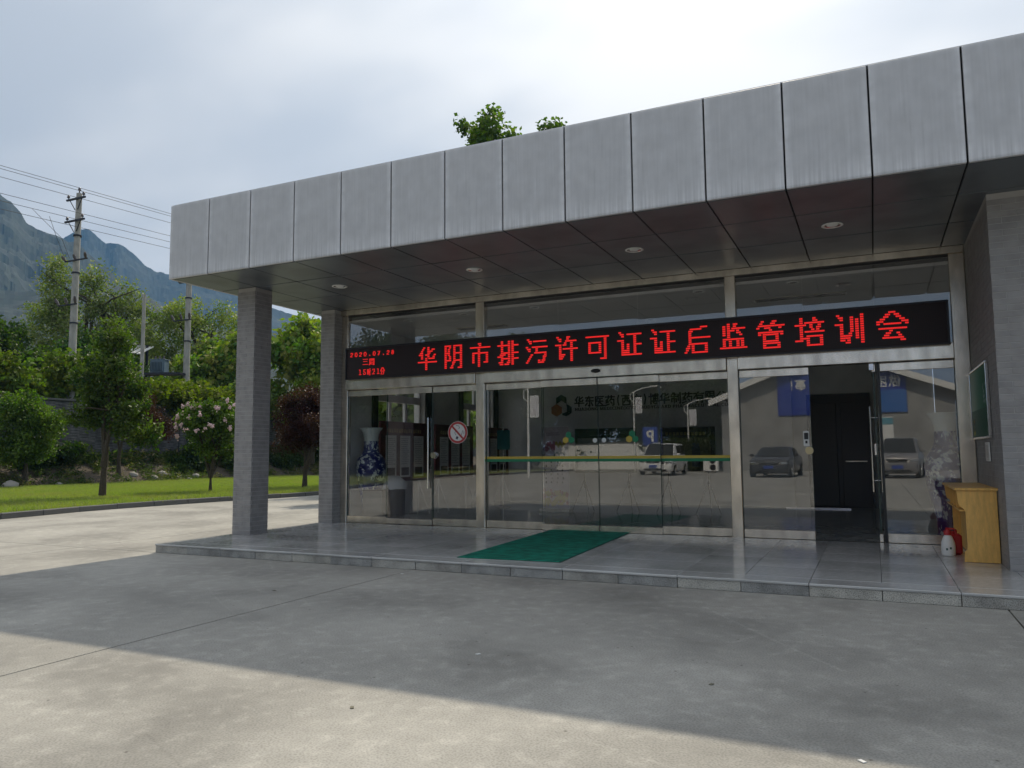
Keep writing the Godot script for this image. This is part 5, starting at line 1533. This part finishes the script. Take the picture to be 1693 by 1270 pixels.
# stations: [z, floor, belt, roof, half width]; the front looks along -z
func car(called: String, label: String, at: Vector3, turn: float, st: Array, paint: Material, cowl: int, top: int, back: int, tail: int, emblem: String) -> void:
	var o := thing(called, label, "car", at, turn, "cars parked across the forecourt")
	var rings := []
	for s in st:
		var w: float = s[4]
		var cw := w * (0.80 if s[3] > s[2] + 0.05 else 0.88)
		rings.append([Vector2(0, s[1]), Vector2(w * 0.86, s[1]), Vector2(w * 0.97, s[1] + 0.12), Vector2(w, lerpf(s[1], s[2], 0.55)), Vector2(w * 0.985, s[2] - 0.06), Vector2(w * 0.94, s[2]), Vector2(cw, lerpf(s[2], s[3], 0.88)), Vector2(cw * 0.86, s[3]), Vector2(0, s[3] + 0.02)])
	var g := Shape.new()
	for i in st.size() - 1:
		for k in 8:
			for m in [1.0, -1.0]:
				var p := func(r: int, q: int) -> Vector3: return Vector3(rings[r][q].x * m, rings[r][q].y, st[r][0])
				var out := Vector3((rings[i][k].x + rings[i][k + 1].x) * m, (rings[i][k].y + rings[i][k + 1].y - 2 * lerpf(st[i][1], st[i][3], 0.5)), 0)
				g.quad(p.call(i, k), p.call(i + 1, k), p.call(i + 1, k + 1), p.call(i, k + 1), out)
	for e in [0, st.size() - 1]:
		for k in 8:
			for m in [1.0, -1.0]:
				var c := Vector3(0, lerpf(st[e][1], st[e][2], 0.5), st[e][0])
				var a := Vector3(rings[e][k].x * m, rings[e][k].y, st[e][0])
				var b := Vector3(rings[e][k + 1].x * m, rings[e][k + 1].y, st[e][0])
				var want := -1.0 if e == 0 else 1.0
				if (b - c).cross(a - c).z * want >= 0: g.tri(c, a, b)
				else: g.tri(c, b, a)
	soften(g)
	part(o, "body", g.mesh(), paint)
	var glass := M.car_glass as Material
	# screens and side windows, set just proud of the shell
	for q in [[cowl, top, -1.0, "windscreen"], [tail, back, 1.0, "rear_window"]]:
		var a: Array = st[q[0]]
		var b: Array = st[q[1]]
		var lift: Vector3 = Vector3(0, b[0] - a[0], a[3] - b[3]).normalized() * 0.022
		if lift.y < 0: lift = -lift
		var wa: float = a[4] * 0.82
		var wb: float = b[4] * 0.66
		var s := Shape.new()
		var ya: float = a[3] + 0.025
		s.quad(Vector3(-wa, ya, a[0]) + lift, Vector3(wa, ya, a[0]) + lift, Vector3(wb, b[3] + 0.012, b[0]) + lift, Vector3(-wb, b[3] + 0.012, b[0]) + lift, lift)
		part(o, q[3], s.mesh(), glass)
	for m in [1.0, -1.0]:
		for i in range(top, back):
			var s := Shape.new()
			var q := []
			for e in [[i, 5, 0.12], [i + 1, 5, 0.12], [i + 1, 6, -0.02], [i, 6, -0.02]]:
				var r: Vector2 = rings[e[0]][e[1]]
				var t: Vector2 = rings[e[0]][6 if e[1] == 5 else 5]
				r = r.lerp(t, absf(e[2]))
				q.append(Vector3((r.x + 0.012) * m, r.y, lerpf(st[e[0]][0], (st[i][0] + st[i + 1][0]) / 2, 0.04)))
			s.quad(q[0], q[1], q[2], q[3], Vector3(m, 0.2, 0))
			part(o, "side_window", s.mesh(), glass)
	var front: Array = st[1]
	var zf: float = front[0]
	var w: float = front[4]
	var h: float = front[2]
	part(o, "grille", box_mesh(Vector3(w * 0.95, 0.14, 0.10), 0.02), M.black_plastic, Vector3(0, h - 0.10, zf - 0.03))
	part(o, "chrome_bar", box_mesh(Vector3(w * 1.15, 0.022, 0.10), 0.004), M.bright_steel, Vector3(0, h - 0.03, zf - 0.045))
	part(o, "air_intake", box_mesh(Vector3(w * 1.3, 0.11, 0.10), 0.02), M.black_plastic, Vector3(0, 0.33, zf - 0.02))
	part(o, "number_plate", box_mesh(Vector3(0.44, 0.14, 0.02), 0.004), M.plate_blue, Vector3(0, 0.49, zf - 0.09))
	for m in [1.0, -1.0]:
		part(o, "headlight", box_mesh(Vector3(0.34, 0.13, 0.16), 0.03), M.bright_steel, Vector3(m * w * 0.80, h - 0.09, zf + 0.02), Basis(Vector3.UP, -m * 0.35))
		var mi := Shape.new()
		mi.bevel(Vector3.ZERO, Vector3(0.20, 0.14, 0.10), 0.03)
		part(o, "mirror", mi.mesh(), paint, Vector3(m * (st[cowl][4] + 0.10), st[cowl][2] + 0.10, st[cowl][0] + 0.30))
	var ems := Shape.new()
	if emblem == "wing":
		ems.prism(PackedVector2Array([Vector2(0, -0.035), Vector2(0.05, 0.0), Vector2(0.14, 0.03), Vector2(0.05, 0.035), Vector2(0, 0.012), Vector2(-0.05, 0.035), Vector2(-0.14, 0.03), Vector2(-0.05, 0.0)]), -0.01, 0.01)
	else:
		var ring := []
		for k in 17: ring.append(Vector3(cos(TAU * k / 16), sin(TAU * k / 16), 0) * 0.06)
		var rr := []
		for k in 17: rr.append(0.010)
		ems.tube(ring, rr, 6, false)
	part(o, "emblem", ems.mesh(), M.bright_steel, Vector3(0, h - 0.08, zf - 0.10))
	for z in [st[1][0] + 0.72, st[-2][0] - 0.78]:
		for m in [1.0, -1.0]:
			var t := Shape.new()
			t.tube([Vector3(-0.10, 0, 0), Vector3(0.10, 0, 0)], [0.32, 0.32], 20)
			var wh := part(o, "wheel", t.mesh(), M.tyre, Vector3(m * (st[cowl][4] - 0.085), 0.32, z))
			t = Shape.new()
			t.tube([Vector3(-0.012, 0, 0), Vector3(0.012, 0, 0)], [0.21, 0.21], 16)
			for k in 5: t.box(Vector3(m * 0.015, cos(TAU * k / 5) * 0.11, sin(TAU * k / 5) * 0.11), Vector3(0.012, 0.20, 0.05), Basis(Vector3.RIGHT, TAU * k / 5))
			part(wh, "rim", t.mesh(), M.bright_steel, Vector3(m * 0.105, 0, 0))

func build_far_side() -> void:
	mat("car_glass", lin(0.015, 0.018, 0.020), 0.05)
	mat("tyre", lin(0.012, 0.012, 0.013), 0.85)
	mat("plate_blue", lin(0.02, 0.06, 0.32), 0.5)
	var white := mat("white_car_paint", lin(0.75, 0.75, 0.74), 0.3)
	white.clearcoat_enabled = true
	var black := mat("black_car_paint", lin(0.010, 0.010, 0.012), 0.25)
	black.clearcoat_enabled = true
	var silver := mat("silver_car_paint", lin(0.22, 0.21, 0.21), 0.35, 0.4)
	silver.clearcoat_enabled = true
	car("white_van", "white people carrier parked before the blue parking sign, mirrored in the sliding doors", Vector3(-11.2, 0, 23.3), -0.03, [[-2.32, 0.36, 0.62, 0.62, 0.70], [-2.26, 0.22, 0.84, 0.84, 0.80], [-1.95, 0.20, 1.00, 1.00, 0.85], [-1.35, 0.20, 1.10, 1.10, 0.86], [-0.55, 0.20, 1.12, 1.76, 0.86], [0.5, 0.20, 1.12, 1.84, 0.86], [1.7, 0.20, 1.12, 1.82, 0.85], [2.15, 0.22, 1.10, 1.20, 0.84], [2.30, 0.30, 1.0, 1.05, 0.78]], white, 3, 4, 6, 7, "ring")
	car("black_sedan", "black saloon car parked facing the doors, mirrored left of the open door", Vector3(-4.3, 0, 18.8), 0.06, [[-2.42, 0.34, 0.60, 0.60, 0.74], [-2.36, 0.20, 0.76, 0.76, 0.86], [-2.05, 0.18, 0.86, 0.86, 0.93], [-1.15, 0.18, 0.96, 0.96, 0.94], [-0.40, 0.18, 0.98, 1.40, 0.94], [0.3, 0.18, 0.99, 1.46, 0.94], [1.1, 0.18, 1.0, 1.40, 0.93], [1.85, 0.18, 1.0, 1.04, 0.92], [2.36, 0.22, 0.97, 0.97, 0.88], [2.44, 0.34, 0.88, 0.88, 0.78]], black, 3, 4, 6, 7, "ring")
	car("silver_minivan", "dark silver minivan with a wing shaped emblem, mirrored right of the open door", Vector3(1.15, 0, 17.6), 0.10, [[-2.18, 0.36, 0.66, 0.66, 0.66], [-2.12, 0.22, 0.86, 0.86, 0.78], [-1.85, 0.20, 1.00, 1.00, 0.83], [-1.35, 0.20, 1.08, 1.08, 0.84], [-0.55, 0.20, 1.10, 1.70, 0.84], [0.4, 0.20, 1.10, 1.77, 0.84], [1.6, 0.20, 1.10, 1.74, 0.83], [2.05, 0.22, 1.08, 1.15, 0.82], [2.16, 0.30, 0.98, 1.0, 0.76]], silver, 3, 4, 6, 7, "wing")
	# bay markings
	for q in [[Vector3(-13.6, 0, 22.6), 5.0, 0.3], [Vector3(-9.0, 0, 22.3), 5.0, 0.3], [Vector3(-6.2, 0, 18.8), 5.0, 0.0], [Vector3(-2.1, 0, 18.8), 5.0, 0.0], [Vector3(3.2, 0, 17.6), 5.0, 0.0], [Vector3(-0.9, 0, 17.6), 5.0, 0.0], [Vector3(-1.5, 0, 15.0), 8.5, PI / 2]]:
		var p := struct("parking_line", box_mesh(Vector3(0.12, 0.004, q[1])), M.white_paint, q[0] + Vector3(0, 0.0045, 0))
		p.rotation.y = q[2]
	# gabled house
	var hz := 30.0
	var render_mat := mat("grey_render", lin(0.30, 0.30, 0.295), 0.9)
	over_world(render_mat, grain(130, 256, 0.01, 0.85, 1.06, 4), Vector3(0.2, 0.2, 0.2))
	var ho := thing("gabled_house", "grey rendered house with a white trimmed gable across the forecourt", "house", Vector3(-2.3, 0, hz + 6))
	var g := Shape.new()
	g.prism(PackedVector2Array([Vector2(-6.8, 0), Vector2(6.8, 0), Vector2(6.8, 4.7), Vector2(0, 7.3), Vector2(-6.8, 4.7)]), -6, 6)
	part(ho, "wall", g.mesh(), render_mat)
	for s in [-1.0, 1.0]:
		g = Shape.new()
		g.prism(PackedVector2Array([Vector2(0, 7.35), Vector2(s * 7.5, 4.48), Vector2(s * 7.5, 4.70), Vector2(0, 7.57)]), -6.6, 6.4)
		part(ho, "roof", g.mesh(), mat("roof_grey_%d" % int(s + 1), lin(0.14, 0.14, 0.15), 0.8))
		g = Shape.new()
		g.prism(PackedVector2Array([Vector2(0, 7.20), Vector2(s * 7.5, 4.33), Vector2(s * 7.5, 4.72), Vector2(0, 7.59)]), -6.70, -6.605)
		part(ho, "barge_board", g.mesh(), M.white_paint)
	var dr := part(ho, "door", box_mesh(Vector3(1.6, 2.5, 0.08), 0.01), M.dark_panel, Vector3(1.6, 1.25, -6.04))
	part(dr, "frame", box_mesh(Vector3(1.8, 0.12, 0.12)), M.white_paint, Vector3(0, 1.32, -0.02))
	var blue := Color(0.08, 0.20, 0.58)
	var bi := poster(256, 96, blue)
	for y in 96:
		for x in 256:
			var arc := 96.0 - 0.0022 * pow(x - 20.0, 2) - 12
			var c := blue.lerp(Color(0.22, 0.32, 0.62), smoothstep(60, 0, y))
			if y > 128 - arc: c = c.lerp(Color(0.30, 0.58, 0.78), 0.55)
			bi.set_pixel(x, y, c)
	for j in 9: for i in 24: bi.fill_rect(Rect2i(180 + i * 3, 44 + j * 4, 1, 1), Color(0.5, 0.65, 0.9))
	var ba := thing("slogan_banner", "blue slogan banner with white characters on the gable of the grey house", "banner", Vector3(-1.65, 4.75, hz - 0.06), PI)
	part(ba, "panel", box_mesh(Vector3(7.3, 2.55, 0.05)), M.plate_blue)
	part(ba, "print", front_quad(7.26, 2.51), picture_mat("slogan_print", bi), Vector3(0, 0, 0.0275))
	var slogan := "做困难事!"
	for k in slogan.length():
		var s := Shape.new()
		lettering(s, slogan[k], Vector3.ZERO, 0.60, 0.64, 0.075, 0.01)
		part(ba, "character", s.mesh(), M.white_paint, Vector3([-3.35, -2.6, -1.85, 1.95, 2.45][k], 0.30, 0.032))
	var nb := thing("wall_notice", "pale blue and white notice panel on the house wall beneath the banner", "sign", Vector3(0.55, 2.0, hz - 0.05), PI)
	part(nb, "panel", box_mesh(Vector3(1.3, 2.4, 0.05), 0.01), M.white_paint)
	part(nb, "header", box_mesh(Vector3(1.26, 0.4, 0.02)), mat("notice_blue", lin(0.10, 0.30, 0.38), 0.6), Vector3(0, 0.95, 0.036))
	var ac := thing("air_conditioner", "white outdoor air conditioner unit standing by the house corner", "air conditioner", Vector3(-9.75, 0.0, 29.4), PI)
	part(ac, "case", box_mesh(Vector3(0.95, 0.95, 0.4), 0.02), M.white_plastic, Vector3(0, 0.56, 0))
	for k in 2: part(ac, "fan_grille", disc(0.2, 24), M.black_plastic, Vector3(-0.12, 0.33 + k * 0.44, 0.202))
	part(ac, "base", box_mesh(Vector3(0.8, 0.08, 0.34)), M.black_plastic, Vector3(0, 0.04, 0))
	# parking sign
	var ps := thing("parking_sign", "blue parking sign with a white letter P on a post behind the white van", "sign", Vector3(-12.55, 0, 26.0), PI)
	var post := Shape.new()
	post.tube([Vector3(0, 0, 0), Vector3(0, 2.95, 0)], [0.04, 0.04], 10)
	part(ps, "post", post.mesh(), M.steel)
	part(ps, "plate", box_mesh(Vector3(0.95, 1.15, 0.04), 0.01), M.plate_blue, Vector3(0, 2.28, 0.06))
	var pm := words("P", 1.0, 0.02)
	var pa := pm.get_aabb()
	part(ps, "letter", pm, M.white_paint, Vector3(0, 2.30, 0.092) - pa.get_center())
	# street lamps with notices
	for k in 3:
		var la := thing("street_lamp", ["white street lamp with a hanging notice nearest the lawn across the forecourt", "white street lamp with a notice behind the white van", "white street lamp with a notice near the corner of the grey house"][k], "street lamp", [Vector3(-16.4, 0, 15.2), Vector3(-15.3, 0, 32.0), Vector3(-12.2, 0, 34.0)][k], 0.0, "white street lamps")
		var h: float = [4.7, 5.6, 4.8][k]
		var lg := Shape.new()
		lg.tube([Vector3.ZERO, Vector3(0, h, 0)], [0.07, 0.045], 10)
		lg.tube([Vector3(0, h - 0.7, 0), Vector3(-0.25, h - 0.5, 0), Vector3(-0.25, h - 0.1, 0), Vector3(0, h, 0)], [0.025, 0.025, 0.025, 0.025], 8)
		lg.tube([Vector3(0, h, 0), Vector3(0.6, h + 0.25, 0), Vector3(1.4, h + 0.35, 0)], [0.035, 0.03, 0.025], 8)
		part(la, "pole", lg.mesh(), M.white_paint)
		var head := Shape.new()
		head.bevel(Vector3(1.5, h + 0.36, 0), Vector3(0.5, 0.08, 0.18), 0.02)
		part(la, "lamp_head", head.mesh(), M.white_plastic)
		var ni := poster(48, 80, Color(0.80, 0.80, 0.82))
		print_lines(ni, Rect2i(8, 14, 34, 60), 7, Color(0.55, 0.5, 0.55))
		part(la, "notice", box_mesh(Vector3(0.50, 1.15, 0.02)), M.white_paint, Vector3(0.36, h - 0.95, 0))
		part(la, "print", front_quad(0.48, 1.12), picture_mat("lamp_notice_%d" % k, ni), Vector3(0.36, h - 0.95, -0.0125), Basis(Vector3.UP, PI))
	# white wall and trees behind the car park
	var ww := thing("white_wall", "low white wall behind the parked van across the forecourt", "wall", Vector3(-19.0, 0, 36.5))
	part(ww, "panel", box_mesh(Vector3(9, 2.0, 0.2)), M.white_paint, Vector3(0, 1.0, 0))
	part(ww, "cap", box_mesh(Vector3(9.1, 0.1, 0.3), 0.02), M.kerb_stone, Vector3(0, 2.05, 0))
	var src: Node3D
	for k in 12:
		var at: Vector3 = [Vector3(-12, 0, 40), Vector3(-17, 0, 38.6), Vector3(-21.5, 0, 39), Vector3(-26, 0, 36), Vector3(-27, 0, 30), Vector3(-27.5, 0, 24), Vector3(-28, 0, 18), Vector3(-27.4, 0, 12), Vector3(-28.4, 0, 6), Vector3(-32, 0, 40), Vector3(-14.5, 0, 45), Vector3(-24.0, 0, 42)][k]
		var label: String = ["beside the house", "behind the white wall's middle", "behind the white wall's left end", "at the corner of lawn and car park", "on the lawn beyond the far street lamp", "on the lawn opposite the parked van", "on the lawn opposite the nearest street lamp", "on the lawn beside the bend of the kerb", "on the lawn nearest the round tree", "at the far end of the boundary wall", "behind the house's roof", "behind the gap left of the white wall"][k]
		label = "big leafy tree across the forecourt " + label
		if k == 0:
			src = tree("forecourt_tree", label, "tree", at, [[Vector3.ZERO, Vector3(0.05, 1.5, 0), Vector3(0, 3.6, 0)]], 0.20, [[Vector3(0, 5.4, 0), Vector3(3.0, 2.6, 3.0)], [Vector3(0.6, 8.0, 0.3), Vector3(2.2, 1.8, 2.2)], [Vector3(-0.8, 3.8, 0.2), Vector3(2.4, 1.4, 2.4)], [Vector3(0.2, 2.0, 0), Vector3(2.6, 1.5, 2.6)]], 900, 0.55, "small", Color(0.029, 0.058, 0.022), Color(0.088, 0.128, 0.038), M.bark, 0.05, "trees across the forecourt")
		else:
			var c := copy(src, "forecourt_tree", label, at, k * 1.3)
			c.scale = Vector3.ONE * [1.0, 0.9, 1.05, 1.1, 0.95, 1.0, 0.9, 0.95, 0.85, 1.1, 1.25, 1.15][k]
	for k in 4:
		tree("hedge", "long clipped dark hedge " + ["along the far lawn edge opposite the street lamp", "along the lawn beside the bend of the kerb", "beside the left end of the white wall across the forecourt", "behind the parked white van"][k], "hedge", [Vector3(-30.5, 0, 18), Vector3(-30.8, 0, 4), Vector3(-29, 0, 37), Vector3(-11.5, 0, 33.5)][k], [[Vector3.ZERO, Vector3(0, 0.6, 0)]], 0.06, [[Vector3(0, 1.1, 0), Vector3(0.9, 1.3, 7.5) if k < 2 else Vector3(4.5 if k == 2 else 2.6, 1.3, 0.9)]], 420, 0.5, "small", Color(0.025, 0.05, 0.02), Color(0.06, 0.09, 0.03), M.bark, -0.2, "dark hedges across the forecourt", 4)
